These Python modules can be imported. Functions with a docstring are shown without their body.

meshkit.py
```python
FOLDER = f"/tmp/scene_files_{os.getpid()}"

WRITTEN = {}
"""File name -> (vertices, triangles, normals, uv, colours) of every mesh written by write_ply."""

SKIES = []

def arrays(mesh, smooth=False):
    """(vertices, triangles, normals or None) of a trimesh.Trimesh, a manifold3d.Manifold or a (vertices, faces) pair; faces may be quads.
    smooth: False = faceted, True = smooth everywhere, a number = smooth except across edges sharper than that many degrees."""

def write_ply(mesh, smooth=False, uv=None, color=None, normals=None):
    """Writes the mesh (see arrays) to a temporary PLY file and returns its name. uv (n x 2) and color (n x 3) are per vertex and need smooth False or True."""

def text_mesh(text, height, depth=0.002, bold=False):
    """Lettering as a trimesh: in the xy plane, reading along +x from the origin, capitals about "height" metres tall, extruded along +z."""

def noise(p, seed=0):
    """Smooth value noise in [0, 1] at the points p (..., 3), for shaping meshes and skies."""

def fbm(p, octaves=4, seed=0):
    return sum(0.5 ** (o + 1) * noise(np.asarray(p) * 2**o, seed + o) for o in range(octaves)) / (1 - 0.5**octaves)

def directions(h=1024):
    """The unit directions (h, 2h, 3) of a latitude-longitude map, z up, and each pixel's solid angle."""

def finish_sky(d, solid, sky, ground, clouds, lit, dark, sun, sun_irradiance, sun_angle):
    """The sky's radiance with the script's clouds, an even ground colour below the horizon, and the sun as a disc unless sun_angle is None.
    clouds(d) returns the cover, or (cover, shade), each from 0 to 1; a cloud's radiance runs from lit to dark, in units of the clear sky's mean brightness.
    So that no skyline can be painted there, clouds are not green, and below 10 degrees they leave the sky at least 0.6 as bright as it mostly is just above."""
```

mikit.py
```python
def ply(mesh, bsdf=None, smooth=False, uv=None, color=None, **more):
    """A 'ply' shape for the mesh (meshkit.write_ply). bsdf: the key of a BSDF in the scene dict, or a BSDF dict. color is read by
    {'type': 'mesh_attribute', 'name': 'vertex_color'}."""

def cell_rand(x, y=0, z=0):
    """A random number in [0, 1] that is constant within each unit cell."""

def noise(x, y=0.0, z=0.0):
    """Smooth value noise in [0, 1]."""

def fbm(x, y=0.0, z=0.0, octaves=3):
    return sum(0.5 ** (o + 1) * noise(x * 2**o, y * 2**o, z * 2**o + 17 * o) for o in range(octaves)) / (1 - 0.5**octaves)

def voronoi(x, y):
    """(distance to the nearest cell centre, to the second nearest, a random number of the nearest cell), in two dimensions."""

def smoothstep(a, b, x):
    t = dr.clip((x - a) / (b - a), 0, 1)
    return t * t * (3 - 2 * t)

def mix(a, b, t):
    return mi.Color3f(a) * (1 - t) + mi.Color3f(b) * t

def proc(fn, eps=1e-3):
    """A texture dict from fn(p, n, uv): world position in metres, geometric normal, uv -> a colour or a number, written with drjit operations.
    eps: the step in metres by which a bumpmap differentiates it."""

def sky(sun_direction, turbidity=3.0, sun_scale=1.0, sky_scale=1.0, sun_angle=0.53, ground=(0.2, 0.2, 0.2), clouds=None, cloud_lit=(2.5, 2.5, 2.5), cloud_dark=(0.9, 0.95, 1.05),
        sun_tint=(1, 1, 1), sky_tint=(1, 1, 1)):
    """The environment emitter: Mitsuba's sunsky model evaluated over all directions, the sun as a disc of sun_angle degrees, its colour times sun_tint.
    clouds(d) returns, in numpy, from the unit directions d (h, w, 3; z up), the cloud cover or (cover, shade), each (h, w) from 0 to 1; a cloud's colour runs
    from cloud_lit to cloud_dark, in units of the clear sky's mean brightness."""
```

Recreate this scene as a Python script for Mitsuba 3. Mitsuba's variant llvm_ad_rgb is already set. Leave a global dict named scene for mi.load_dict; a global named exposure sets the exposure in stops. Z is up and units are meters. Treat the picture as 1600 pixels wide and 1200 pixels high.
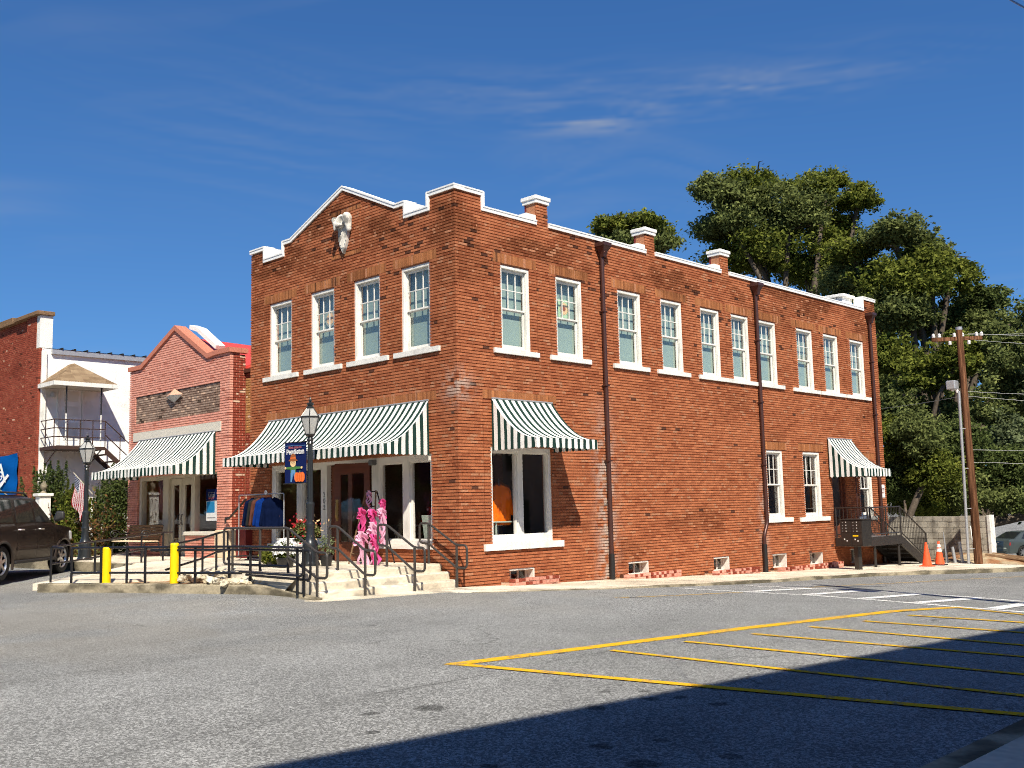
import math, random
import numpy as np, trimesh, drjit as dr, mitsuba as mi, mikit, meshkit
import manifold3d as m3
from shapely.geometry import Polygon, box as sbox, Point, LineString
from shapely import affinity
from shapely.ops import unary_union
from mikit import fbm, noise, cell_rand, smoothstep, mix, voronoi
T = mi.ScalarTransform4f
rng = np.random.default_rng(7); random.seed(7)
PI = math.pi

# ---------------------------------------------------------------- camera, sky, exposure
EYE = np.array([15.597, -14.489, 1.562]); YAW, PITCH, ROLL = -0.768987, 0.118991, -0.023214
FWD = np.array([math.sin(YAW)*math.cos(PITCH), math.cos(YAW)*math.cos(PITCH), math.sin(PITCH)])
_r = np.array([math.cos(YAW), -math.sin(YAW), 0.0]); _u = np.cross(_r, FWD)
UP = -math.sin(ROLL)*_r + math.cos(ROLL)*_u
exposure = 2.45
SUN = (1.32, -0.90, 1.68)

def cirrus(d):
    """faint wisps of high cloud in streaks, thickest low over the far street"""
    el = np.degrees(np.arcsin(np.clip(d[..., 2], -1, 1))); az = np.degrees(np.arctan2(d[..., 1], d[..., 0]))
    x = d[..., 0]/(d[..., 2]+.12); y = d[..., 1]/(d[..., 2]+.12)
    a, b = x*.80+y*.60, -x*.60+y*.80
    def streak(u, v, seed):
        w = meshkit.fbm(np.stack([u*1.4, v*1.4, u*0+seed], -1), 3, seed)
        return meshkit.fbm(np.stack([u*2.2+1.5*w, v*13+5*w, u*0+seed*.7], -1), 5, seed+3), w
    f1, w1 = streak(az*.055+el*.012, el*.16-az*.013, 5); f2, w2 = streak(a, b, 17)
    wisp = np.clip((f1-.40)/.36, 0, 1)**1.2
    m1 = np.exp(-((az-121)/8.5)**2-((el-21.6-(121-az)*.05)/1.0)**2)*.40+np.exp(-((az-129.5)/4.0)**2-((el-20.9)/.75)**2)*.46+np.exp(-((az-146)/9)**2-((el-20)/4)**2)*.10+np.exp(-((az-130)/12)**2-((el-22.6)/1.2)**2)*.16
    gen = np.clip((f2-.52)/.3, 0, 1)*np.clip((w2-.45)/.25, 0, 1)*.12
    return np.clip(wisp*m1+gen, 0, .6), wisp*0

scene = {
    'camera': {'type': 'perspective', 'fov': 2*math.degrees(math.atan(800/1618)), 'fov_axis': 'x', 'near_clip': .05, 'far_clip': 3000.0,
               'to_world': T().look_at(origin=EYE.tolist(), target=(EYE+FWD).tolist(), up=UP.tolist())},
    'sky': mikit.sky(SUN, turbidity=2.6, sun_scale=1.0, sky_scale=0.49, clouds=cirrus, cloud_lit=(2.0, 2.1, 2.2), sky_tint=(.47, .82, 1.20), sun_tint=(.90, 1.0, 1.14)),
}
labels = {}

# ---------------------------------------------------------------- helpers
def numbered(name):
    if name not in labels and name not in scene and not any(True for _ in ()) and name not in USED:
        USED.add(name); return name
    k = COUNT.get(name, 0)+1
    while f'{name}_{k:03d}' in USED: k += 1
    COUNT[name] = k; USED.add(f'{name}_{k:03d}')
    return f'{name}_{k:03d}'
USED, COUNT = set(), {}

class MB:
    def __init__(s): s.v, s.f, s.t, s.n = [], [], [], 0
    def add(s, v, f, uv=None):
        v = np.asarray(v, float); f = np.asarray(f, int)
        if f.shape[1] == 4: f = np.vstack([f[:, [0, 1, 2]], f[:, [0, 2, 3]]])
        s.v.append(v); s.f.append(f+s.n); s.n += len(v)
        s.t.append(np.zeros((len(v), 2)) if uv is None else np.broadcast_to(np.asarray(uv, float), (len(v), 2)))
        return s
    def mesh(s, m, uv=None):
        if hasattr(m, 'to_mesh'):
            q = m.to_mesh(); return s.add(q.vert_properties[:, :3], q.tri_verts, uv)
        return s.add(m.vertices, m.faces, uv)
    def obox(s, o, ax, ay, az, uv=None):
        """box from corner o with edge vectors ax, ay, az (right-handed)"""
        o, ax, ay, az = (np.asarray(q, float) for q in (o, ax, ay, az))
        v = [o+i*ax+j*ay+k*az for k in (0, 1) for j in (0, 1) for i in (0, 1)]
        return s.add(v, [[0, 2, 3, 1], [4, 5, 7, 6], [0, 1, 5, 4], [2, 6, 7, 3], [0, 4, 6, 2], [1, 3, 7, 5]], uv)
    def box(s, x0, x1, y0, y1, z0, z1, uv=None):
        return s.obox((x0, y0, z0), (x1-x0, 0, 0), (0, y1-y0, 0), (0, 0, z1-z0), uv)
    def rbox(s, x0, x1, y0, y1, z0, z1, c=.01):
        """chamfered box"""
        pts = []
        for x in (x0, x1):
            for y in (y0, y1):
                for z in (z0, z1):
                    sx, sy, sz = (c if x == x0 else -c), (c if y == y0 else -c), (c if z == z0 else -c)
                    pts += [(x+sx, y+sy, z), (x+sx, y, z+sz), (x, y+sy, z+sz)]
        return s.mesh(m3.Manifold.hull_points(np.array(pts)))
    def tube(s, pts, r, n=8, cap=True):
        v, f = tube(pts, r, n, cap); return s.add(v, f)
    def lathe(s, prof, c, n=20, axis='z'):
        prof = np.asarray(prof, float); a = np.arange(n)*2*PI/n; m = len(prof)
        r, h = prof[:, 0][:, None], prof[:, 1][:, None]
        x, y, z = r*np.cos(a), r*np.sin(a), h+0*a
        v = np.stack([x, y, z], -1).reshape(-1, 3)
        if axis == 'x': v = v[:, [2, 0, 1]]
        if axis == 'y': v = v[:, [1, 2, 0]]
        i, j = np.meshgrid(np.arange(m-1), np.arange(n), indexing='ij'); i, j = i.ravel(), j.ravel(); k = (j+1) % n
        f = np.stack([i*n+j, i*n+k, (i+1)*n+k, (i+1)*n+j], 1)
        return s.add(v+np.asarray(c, float), f)
    def prism(s, poly, o, U, V, d0, d1, uv=None):
        """polygon in the (U, V) plane through o, extruded from d0 to d1 along U x V"""
        o, U, V = (np.asarray(q, float) for q in (o, U, V)); N = np.cross(U, V)
        for g in getattr(poly, 'geoms', [poly]):
            if g.is_empty or g.area < 1e-7: continue
            m = trimesh.creation.extrude_polygon(g, d1-d0, engine='earcut'); q = np.array(m.vertices)
            s.add(o+q[:, :1]*U+q[:, 1:2]*V+(q[:, 2:]+d0)*N, m.faces, uv)
        return s
    def arr(s): return np.vstack(s.v), np.vstack(s.f), np.vstack(s.t)
    def move(s, M):
        M = np.asarray(M, float); s.v = [q@M[:3, :3].T+M[:3, 3] for q in s.v]; return s

def tube(pts, r, n=8, cap=True):
    p = np.asarray(pts, float); m = len(p); r = np.broadcast_to(np.asarray(r, float), m)
    d = np.gradient(p, axis=0) if m > 2 else np.repeat([p[1]-p[0]], 2, 0)
    d[0], d[-1] = p[1]-p[0], p[-1]-p[-2]
    d /= np.linalg.norm(d, axis=1, keepdims=True)+1e-12
    a = np.array([0, 0, 1.0]) if abs(d[0][2]) < .9 else np.array([1.0, 0, 0])
    x = np.cross(d[0], a); x /= np.linalg.norm(x); rings = []
    for i in range(m):
        x = x-d[i]*(x@d[i]); x /= np.linalg.norm(x)+1e-12; y = np.cross(d[i], x)
        t = np.arange(n)*2*PI/n
        rings.append(p[i]+r[i]*(np.cos(t)[:, None]*x+np.sin(t)[:, None]*y))
    v = np.vstack(rings); i, j = np.meshgrid(np.arange(m-1), np.arange(n), indexing='ij'); i, j = i.ravel(), j.ravel(); k = (j+1) % n
    f = np.stack([i*n+j, i*n+k, (i+1)*n+k, (i+1)*n+j], 1); f = np.vstack([f[:, [0, 1, 2]], f[:, [0, 2, 3]]])
    if cap:
        v = np.vstack([v, p[0], p[-1]]); b = (m-1)*n; q = np.arange(n); e = (q+1) % n
        f = np.vstack([f, np.stack([q*0+m*n, e, q], 1), np.stack([q*0+m*n+1, b+q, b+e], 1)])
    return v, f

def fillet(pts, r, n=4):
    p = [np.asarray(q, float) for q in pts]; out = [p[0]]
    for a, b, c in zip(p, p[1:], p[2:]):
        u, w = a-b, c-b; lu, lw = np.linalg.norm(u), np.linalg.norm(w); k = min(r, .45*lu, .45*lw)
        s, e = b+u/lu*k, b+w/lw*k
        out += [(1-t)**2*s+2*t*(1-t)*b+t*t*e for t in np.linspace(0, 1, n+1)]
    return out+[p[-1]]

def thing(name, label, cat, group=None):
    key = numbered(name); labels[key] = {'label': label, 'category': cat}
    if group: labels[key]['group'] = group
    return key

def put(key, mb, mat, smooth=False, uv=False):
    if isinstance(mb, MB):
        v, f, t = mb.arr(); scene[key] = mikit.ply((v, f), mat, smooth=smooth, uv=t if uv else None)
    else: scene[key] = mikit.ply(mb, mat, smooth=smooth)
    return key

def part(parent, name, mb, mat, smooth=False, uv=False, label=None, kind=None):
    key = numbered(parent+'__'+name); put(key, mb, mat, smooth, uv)
    if label or kind: labels[key] = {k: q for k, q in (('label', label), ('kind', kind)) if q}
    return key

def solo(name, label, cat, mb, mat, smooth=False, uv=False, group=None):
    key = thing(name, label, cat, group); return put(key, mb, mat, smooth, uv)

def struct(name, mb, mat, smooth=False, uv=False, label=None):
    key = numbered(name); put(key, mb, mat, smooth, uv); labels[key] = {'kind': 'structure'}
    if label: labels[key]['label'] = label
    return key

# ---------------------------------------------------------------- materials
def rgb(*c): return {'type': 'rgb', 'value': list(c)}
def paint(name, c, rough=.5, spec=.5, metal=0.0, coat=0.0):
    d = {'type': 'principled', 'base_color': c if isinstance(c, dict) else rgb(*c), 'roughness': rough, 'specular': spec}
    if metal: d['metallic'] = metal
    if coat: d['clearcoat'] = coat; d['clearcoat_gloss'] = .95
    scene[name] = {'type': 'twosided', 'bsdf': d}
def matte(name, c): scene[name] = {'type': 'twosided', 'bsdf': {'type': 'diffuse', 'reflectance': c if isinstance(c, dict) else rgb(*c)}}

def c3(a): return mi.Color3f(*a)
def brick_fn(p, n, uv):
    t, k = uv.x, uv.y
    low, high, dark = c3((.25, .072, .034)), c3((.46, .168, .080)), c3((.105, .045, .030))
    def pal(a, lo, hi, dk):
        nonlocal low, high, dark
        s = (k > a-.05) & (k < a+.05)
        low, high, dark = dr.select(s, c3(lo), low), dr.select(s, c3(hi), high), dr.select(s, c3(dk), dark)
    pal(.2, (.20, .072, .032), (.43, .175, .072), (.13, .055, .028))
    pal(.4, (.62, .255, .19), (.74, .36, .275), (.5, .19, .14))
    pal(.6, (.20, .042, .027), (.32, .080, .052), (.12, .035, .024))
    pal(.8, (.30, .14, .050), (.50, .27, .11), (.20, .09, .04))
    pal(1., (.17, .105, .08), (.38, .28, .22), (.09, .065, .05))
    c = low*(1-t)+high*t
    c = dr.select(t < .1, dark, c)
    g = fbm(p.x*55, p.y*55, p.z*70, 3)
    c = c*(.72+.56*g)
    main = k < .3
    soot = smoothstep(.50, .68, fbm(p.x*.8+3, p.y*.8, p.z*1.5, 3))*smoothstep(6.2, 7.6, p.z)
    soot = dr.maximum(soot*.6, .35*smoothstep(.55, .75, fbm(p.x*.55, p.y*.55+9, p.z*.9, 3)))
    c = c*(1-dr.select(main, soot*.75, .25*smoothstep(.5, .75, fbm(p.x*.7, p.y*.7, p.z*.9, 3))))
    # salt bloom below the downpipes and beside the corner
    w = dr.exp(-dr.square((p.y-4.75)/.34))*smoothstep(4.6, 2.2, p.z)+dr.exp(-dr.square((p.y-11.8)/.22))*smoothstep(3.2, .8, p.z)*.7
    w = w*smoothstep(-.3, -.05, p.x)+dr.exp(-dr.square((p.x+p.y*-1+.1)/.30))*dr.exp(-dr.square((p.z-4.1)/.32))*.9
    w = w*smoothstep(.30, .60, fbm(p.x*7, p.y*7, p.z*6, 3))*.72
    return dr.select(main, c*(1-w)+c3((.50, .44, .38))*w, c)
matte('brick_clay', mikit.proc(brick_fn))
def mortar_fn(p, n, uv):
    g = fbm(p.x*30, p.y*30, p.z*30, 3)
    a = dr.select(uv.y > .5, c3((.62, .43, .31)), c3((.42, .19, .105)))
    a = dr.select(uv.y > .8, c3((.62, .27, .20)), a)
    return a*(.65+.6*g)
matte('mortar', mikit.proc(mortar_fn))
def white_fn(p, n, uv):
    g = fbm(p.x*2.2, p.y*2.2, p.z*2.2, 3); s = smoothstep(.55, .78, fbm(p.x*7, p.y*7, p.z*1.6, 3))
    return c3((.80, .785, .73))*(.82+.20*g-.16*s)
matte('white_paint', mikit.proc(white_fn))
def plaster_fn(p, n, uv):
    g = smoothstep(.42, .66, fbm(p.x*9, p.y*9, p.z*6, 4)); return mix((.62, .60, .54), (.13, .13, .12), g*.85)  # dark mottle paints weathering and the hood shading into the plaster colour
matte('old_shaded_plaster', mikit.proc(plaster_fn))
def stucco_fn(p, n, uv):
    a = fbm(p.x*.9, p.y*.9, p.z*1.6, 4); b = fbm(p.x*5, p.y*5, p.z*3, 3); s = fbm(p.x*3, p.y*3, p.z*.35, 3)
    d = smoothstep(.48, .72, a)*.42+smoothstep(.5, .8, s)*.25+smoothstep(.58, .75, b)*.22
    c = mix((.88, .88, .865), (.56, .55, .49), d)
    return c*(.92+.14*b)
matte('stucco', mikit.proc(stucco_fn))
def conc_fn(p, n, uv):
    a = fbm(p.x*1.3, p.y*1.3, p.z*1.3, 4); b = fbm(p.x*22, p.y*22, p.z*22, 3)
    c = mix((.54, .475, .37), (.71, .64, .52), smoothstep(.3, .7, a))*(.78+.44*b)
    st = smoothstep(.56, .75, fbm(p.x*3.1+5, p.y*3.1, p.z*6, 3))
    return c*(1-.35*st)
matte('concrete', mikit.proc(conc_fn))
def kerb_fn(p, n, uv):
    a = fbm(p.x*2.3, p.y*2.3, p.z*3, 4); b = fbm(p.x*30, p.y*30, p.z*30, 3)
    c = mix((.12, .105, .075), (.36, .31, .22), smoothstep(.36, .62, a))*(.65+.7*b)
    return c
matte('old_concrete', mikit.proc(kerb_fn))
def asphalt_fn(p, n, uv):
    v1, v2, r1 = voronoi(p.x*62, p.y*62)
    w1, w2, r2 = voronoi(p.x*150, p.y*150)
    big = fbm(p.x*.35, p.y*.35, 0., 4); mid = fbm(p.x*2.1, p.y*2.1, 3., 3)
    base = .255+.045*(big-.5)*2+.035*(mid-.5)*2
    tone = base*(.45+1.05*r1*r1+.55*r2*smoothstep(.5, .2, w1))
    c = c3((.985, 1.0, .985))*tone
    # dusty gutter strip and tan film towards the kerb, dark tar joints, drips of oil
    d = smoothstep(7., 1.5, p.x)*smoothstep(9., 3., p.y+4.)*smoothstep(.35, .65, fbm(p.x*.8, p.y*.8, 5., 3))
    c = c*(1-.22*d)+c3((.27, .235, .18))*(.22*d)
    seam = dr.abs(p.x-8.35-.30*(noise(p.y*.5, 1., 0.)-.5)-.05*(p.y+7)); seam2 = dr.abs(p.x-4.9-.35*(noise(p.y*.4, 4., 0.)-.5))
    k = smoothstep(.03, .006, seam)*smoothstep(.42, .55, noise(p.y*1.3, 8., 0.))+.6*smoothstep(.035, .008, seam2)*smoothstep(.4, .6, noise(p.y*.9, 2., 0.))
    oil = mi.Float(0); k = k*.8
    for ox, oy, ra in ((9.20, -8.90, .17), (9.0, -9.35, .09), (9.55, -9.75, .06), (10.25, -8.1, .12), (10.35, -7.55, .1), (10.5, -7.35, .08), (10.1, -7.3, .07), (10.9, -7.4, .1), (9.85, -7.5, .07), (11.1, -9.1, .1), (11.6, -9.3, .14), (10.9, -9.9, .07), (11.3, -8.7, .06), (11.9, -8.8, .08), (8.0, -6.0, .06)):
        dd = dr.sqrt(dr.square(p.x-ox)+dr.square((p.y-oy)*1.1))+.06*(noise(p.x*14, p.y*14, 2.)-.5)
        oil = dr.maximum(oil, smoothstep(ra, ra*.55, dd))
    
    tr = smoothstep(.55, .8, fbm((p.x+p.y*.12)*1.9, p.y*.16, 9., 3))*.10
    pat = smoothstep(.60, .64, noise(p.x*.11+3, p.y*.09, 4.))*.05
    cr1, cr2, _ = voronoi(p.x*.33+.5*fbm(p.x*1.5, p.y*1.5, 2., 3), p.y*.33+.5*fbm(p.x*1.5, p.y*1.5, 7., 3))
    crack = smoothstep(.014, .004, cr2-cr1)*smoothstep(.5, .62, noise(p.x*.35, p.y*.35, 12.))*.38
    return c*(1-.5*k)*(1-.55*oil)*(1-tr-pat)*(1-crack)
matte('asphalt', mikit.proc(asphalt_fn))
def wear(fn_c, amount):
    def f(p, n, uv):
        g = fbm(p.x*9, p.y*9, 1., 3); r = fbm(p.x*45, p.y*45, 1., 2)
        w = smoothstep(.52, .70, .55*g+.45*r)*amount
        return c3(fn_c)*(1-w)+c3((.15, .145, .135))*w
    return f
matte('yellow_line', mikit.proc(wear((.72, .40, .025), .75)))
matte('pale_yellow_line', mikit.proc(wear((.50, .34, .13), 1.3)))
matte('white_line', mikit.proc(wear((.74, .74, .72), .7)))
def fabric_fn(p, n, uv):
    f = uv.x-dr.floor(uv.x); g = fbm(p.x*9, p.y*9, p.z*9, 2)
    return dr.select(f < .54, c3((.80, .80, .77))*(.9+.15*g), c3((.022, .050, .042))*(.8+.4*g))
scene['awning_cloth'] = {'type': 'principledthin', 'base_color': mikit.proc(fabric_fn), 'roughness': .8, 'diff_trans': .28}
def panel_fn(p, n, uv):
    g = fbm(p.x*1.2, p.y*1.2, p.z*18, 3); return mix((.085, .024, .012), (.17, .052, .024), g)
paint('mahogany', mikit.proc(panel_fn), .35, .5, 0, .4)
def pole_fn(p, n, uv):
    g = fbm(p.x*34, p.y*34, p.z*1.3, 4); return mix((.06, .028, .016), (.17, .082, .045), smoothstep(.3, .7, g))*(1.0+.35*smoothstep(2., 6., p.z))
matte('pole_wood', mikit.proc(pole_fn))
def weath_fn(p, n, uv):
    g = fbm(p.x*20, p.y*20, p.z*20, 3); return mix((.10, .06, .035), (.30, .19, .11), g)
matte('old_wood', mikit.proc(weath_fn))
def cmu_fn(p, n, uv):
    a = fbm(p.x*1.6, p.y*1.6, p.z*2.2, 4); s = fbm(p.x*4, p.y*4, p.z*.5, 3); b = fbm(p.x*28, p.y*28, p.z*28, 2)
    c = mix((.50, .46, .38), (.20, .18, .15), smoothstep(.42, .68, .5*a+.5*s))*(.75+.45*b)
    return c*(.85+.3*uv.x)
matte('block_face', mikit.proc(cmu_fn))
def dirt_fn(p, n, uv):
    a = fbm(p.x*2, p.y*2, p.z*2, 4); b = fbm(p.x*18, p.y*18, p.z*18, 3)
    return mix((.30, .15, .075), (.42, .33, .21), smoothstep(.35, .65, a))*(.6+.75*b)
matte('dirt', mikit.proc(dirt_fn))
def stone_fn(p, n, uv):
    b = fbm(p.x*16, p.y*16, p.z*16, 3); return mix((.45, .38, .26), (.70, .64, .52), uv.x)*(.7+.5*b)
matte('pale_stone', mikit.proc(stone_fn))
def leaf_fn(p, n, uv):
    k = uv.y; t = uv.x
    a, b = c3((.050, .072, .026)), c3((.23, .26, .085))
    s = (k > .15) & (k < .25); a, b = dr.select(s, c3((.045, .070, .014)), a), dr.select(s, c3((.24, .26, .05)), b)
    s = (k > .35) & (k < .45); a, b = dr.select(s, c3((.030, .050, .018)), a), dr.select(s, c3((.145, .18, .055)), b)
    s = (k > .55) & (k < .65); a, b = dr.select(s, c3((.06, .085, .04)), a), dr.select(s, c3((.24, .28, .14)), b)
    s = (k > .75) & (k < .85); a, b = dr.select(s, c3((.06, .03, .012)), a), dr.select(s, c3((.26, .14, .06)), b)
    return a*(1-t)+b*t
scene['leaf'] = {'type': 'principledthin', 'base_color': mikit.proc(leaf_fn), 'roughness': .42, 'spec_trans': 0.0, 'diff_trans': .6}
def bark_fn(p, n, uv):
    g = fbm(p.x*14, p.y*14, p.z*4, 3); return mix((.045, .035, .026), (.17, .14, .11), g)
matte('bark', mikit.proc(bark_fn))
def flag_fn(p, n, uv):
    u, v = uv.x, uv.y
    st = dr.floor(v*13); red = (st-2*dr.floor(st/2)) < .5
    c = dr.select(red, c3((.42, .015, .03)), c3((.78, .77, .75)))
    can = (u < .4) & (v > 6/13)
    a, b = u/.4*11, (v-6/13)/(7/13)*9
    fa, fb = a-dr.floor(a)-.5, b-dr.floor(b)-.5
    par = dr.floor(a)+dr.floor(b); odd = (par-2*dr.floor(par/2)) < .5
    star = (dr.sqrt(fa*fa+fb*fb) < .40) & odd
    return dr.select(can, dr.select(star, c3((.75, .75, .75)), c3((.015, .022, .085))), c)
scene['flag_cloth'] = {'type': 'principledthin', 'base_color': mikit.proc(flag_fn), 'roughness': .8, 'diff_trans': .4}
def shingle_fn(p, n, uv):
    g = cell_rand(p.y*4, p.x*3, p.z*9); h = fbm(p.x*3, p.y*3, p.z*3, 3); return mix((.13, .085, .05), (.34, .25, .16), .5*g+.5*h)
matte('brown_shingle', mikit.proc(shingle_fn))
scene['pane_glass'] = {'type': 'thindielectric', 'int_ior': 1.5}
matte('shade_cloth', (.27, .365, .325)); matte('interior_wall', (.20, .19, .165)); matte('interior_floor', (.10, .065, .04)); matte('interior_dark', (.03, .03, .03))
paint('copper_pipe', (.070, .030, .024), .38, .5, .35); paint('black_iron', (.012, .012, .013), .42, .5); paint('bronze_rail', (.040, .035, .031), .45, .5)
paint('rail_black', (.010, .010, .012), .35, .5); paint('safety_yellow', (.86, .56, .0), .4, .5); paint('lamp_paint', (.016, .019, .022), .3, .5, 0, .3)
scene['frosted_glass'] = {'type': 'principledthin', 'base_color': rgb(.62, .62, .60), 'roughness': .4, 'diff_trans': .9}
paint('chimney_red', (.16, .022, .02), .6, .3); paint('metal_coping', (.78, .77, .73), .4, .4); paint('grey_metal', (.12, .13, .14), .4, .5, .3); paint('galvanised', (.42, .43, .44), .4, .5, .5)
paint('cream_paint', (.42, .38, .30), .5, .4); paint('rust_iron', (.050, .026, .020), .6, .4); paint('red_metal', (.48, .05, .035), .45, .5); paint('dark_roof', (.016, .018, .017), .6, .3)
paint('tan_stone', (.62, .50, .34), .8, .2); matte('lintel_stone', (.60, .56, .48)); matte('salmon_stone', (.66, .36, .25)); matte('trim_salmon', (.50, .19, .13))
matte('banner_blue', (.004, .085, .32)); matte('banner_navy', (.010, .018, .085)); matte('print_white', (.80, .80, .78)); matte('print_pink', (.55, .16, .16))
matte('print_orange', (.78, .17, .045)); matte('print_orange_dark', (.50, .08, .02)); matte('print_tan', (.75, .52, .28)); matte('print_green', (.08, .20, .06)); matte('print_denim', (.12, .27, .48)); matte('print_brown', (.30, .10, .04))
matte('print_green_pale', (.42, .62, .40)); matte('print_blue', (.03, .25, .52)); matte('print_grey', (.25, .25, .27)); matte('print_black', (.02, .02, .02))
matte('navy_cloth', (.004, .008, .030)); matte('blue_cloth', (.005, .026, .15)); matte('brown_cloth', (.085, .035, .025)); matte('orange_cloth', (.80, .16, .01)); matte('rust_cloth', (.26, .07, .02)); matte('cream_cloth', (.70, .66, .58))
scene['pink_ribbon'] = {'type': 'principledthin', 'base_color': rgb(.80, .11, .34), 'roughness': .5, 'diff_trans': .5}
scene['pale_ribbon'] = {'type': 'principledthin', 'base_color': rgb(.86, .50, .66), 'roughness': .5, 'diff_trans': .5}
paint('pewter_metal', (.10, .085, .065), .4, .5, .6); paint('brass', (.50, .33, .12), .3, .5, .9); paint('tyre', (.012, .012, .012), .75, .3); paint('alloy', (.55, .55, .56), .28, .5, .9)
paint('suv_paint', (.017, .0095, .0075), .30, .5, .45, 1.0); paint('sedan_paint', (.075, .095, .095), .32, .5, .5, 1.0); paint('car_plastic', (.02, .02, .021), .5, .4); paint('car_trim', (.030, .022, .018), .4, .5)
paint('tail_red', (.35, .008, .012), .15, .5, 0, 1.0); paint('lamp_clear', (.30, .30, .31), .1, .8, 0, 1.0); paint('chrome', (.6, .6, .6), .15, .5, 1.0)
paint('dark_glass', (.010, .011, .012), .04, .8, 0, 1.0); paint('smoke_glass', (.012, .014, .015), .05, .9, 0, 1.0)
paint('cone_orange', (.90, .10, .03), .45, .4); paint('porcelain', (.70, .68, .66), .25, .5); paint('mail_bronze', (.022, .019, .017), .4, .5); paint('pot_white', (.75, .74, .70), .5, .4); paint('sage_tin', (.32, .38, .33), .6, .3)
scene['warm_bulb'] = {'type': 'diffuse', 'reflectance': rgb(.6, .4, .15)}

# ---------------------------------------------------------------- ground, road, pavements
_yr = [-100, -3, 0, 2, 6, 10, 16, 22, 30, 44, 70, 2000]; _zr = [0, 0, -.02, -.10, -.27, -.42, -.61, -.75, -1.0, -1.7, -2.2, -2.2]
_ys = [-100, 0, 2.7, 4.8, 8.1, 11.7, 15.9, 19, 24, 2000]; _zs = [-.01, -.01, -.10, -.16, -.28, -.40, -.49, -.56, -.66, -.66]
def sstep(a, b, x):
    t = np.clip((x-a)/(b-a), 0, 1); return t*t*(3-2*t)
def ZR(x, y): return np.interp(y, _yr, _zr)+.05*sstep(.2, -1.2, x)*sstep(3, -1, y)+.15*sstep(-7, -12, x)
def ZS(y): return np.interp(y, _ys, _zs)
def sheet(xs, ys, zf):
    X, Y = np.meshgrid(xs, ys, indexing='ij'); v = np.stack([X, Y, zf(X, Y)], -1).reshape(-1, 3); m = len(ys)
    i, j = np.meshgrid(np.arange(len(xs)-1), np.arange(m-1), indexing='ij'); i, j = i.ravel(), j.ravel()
    return v, np.stack([i*m+j, (i+1)*m+j, (i+1)*m+j+1, i*m+j+1], 1)
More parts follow.
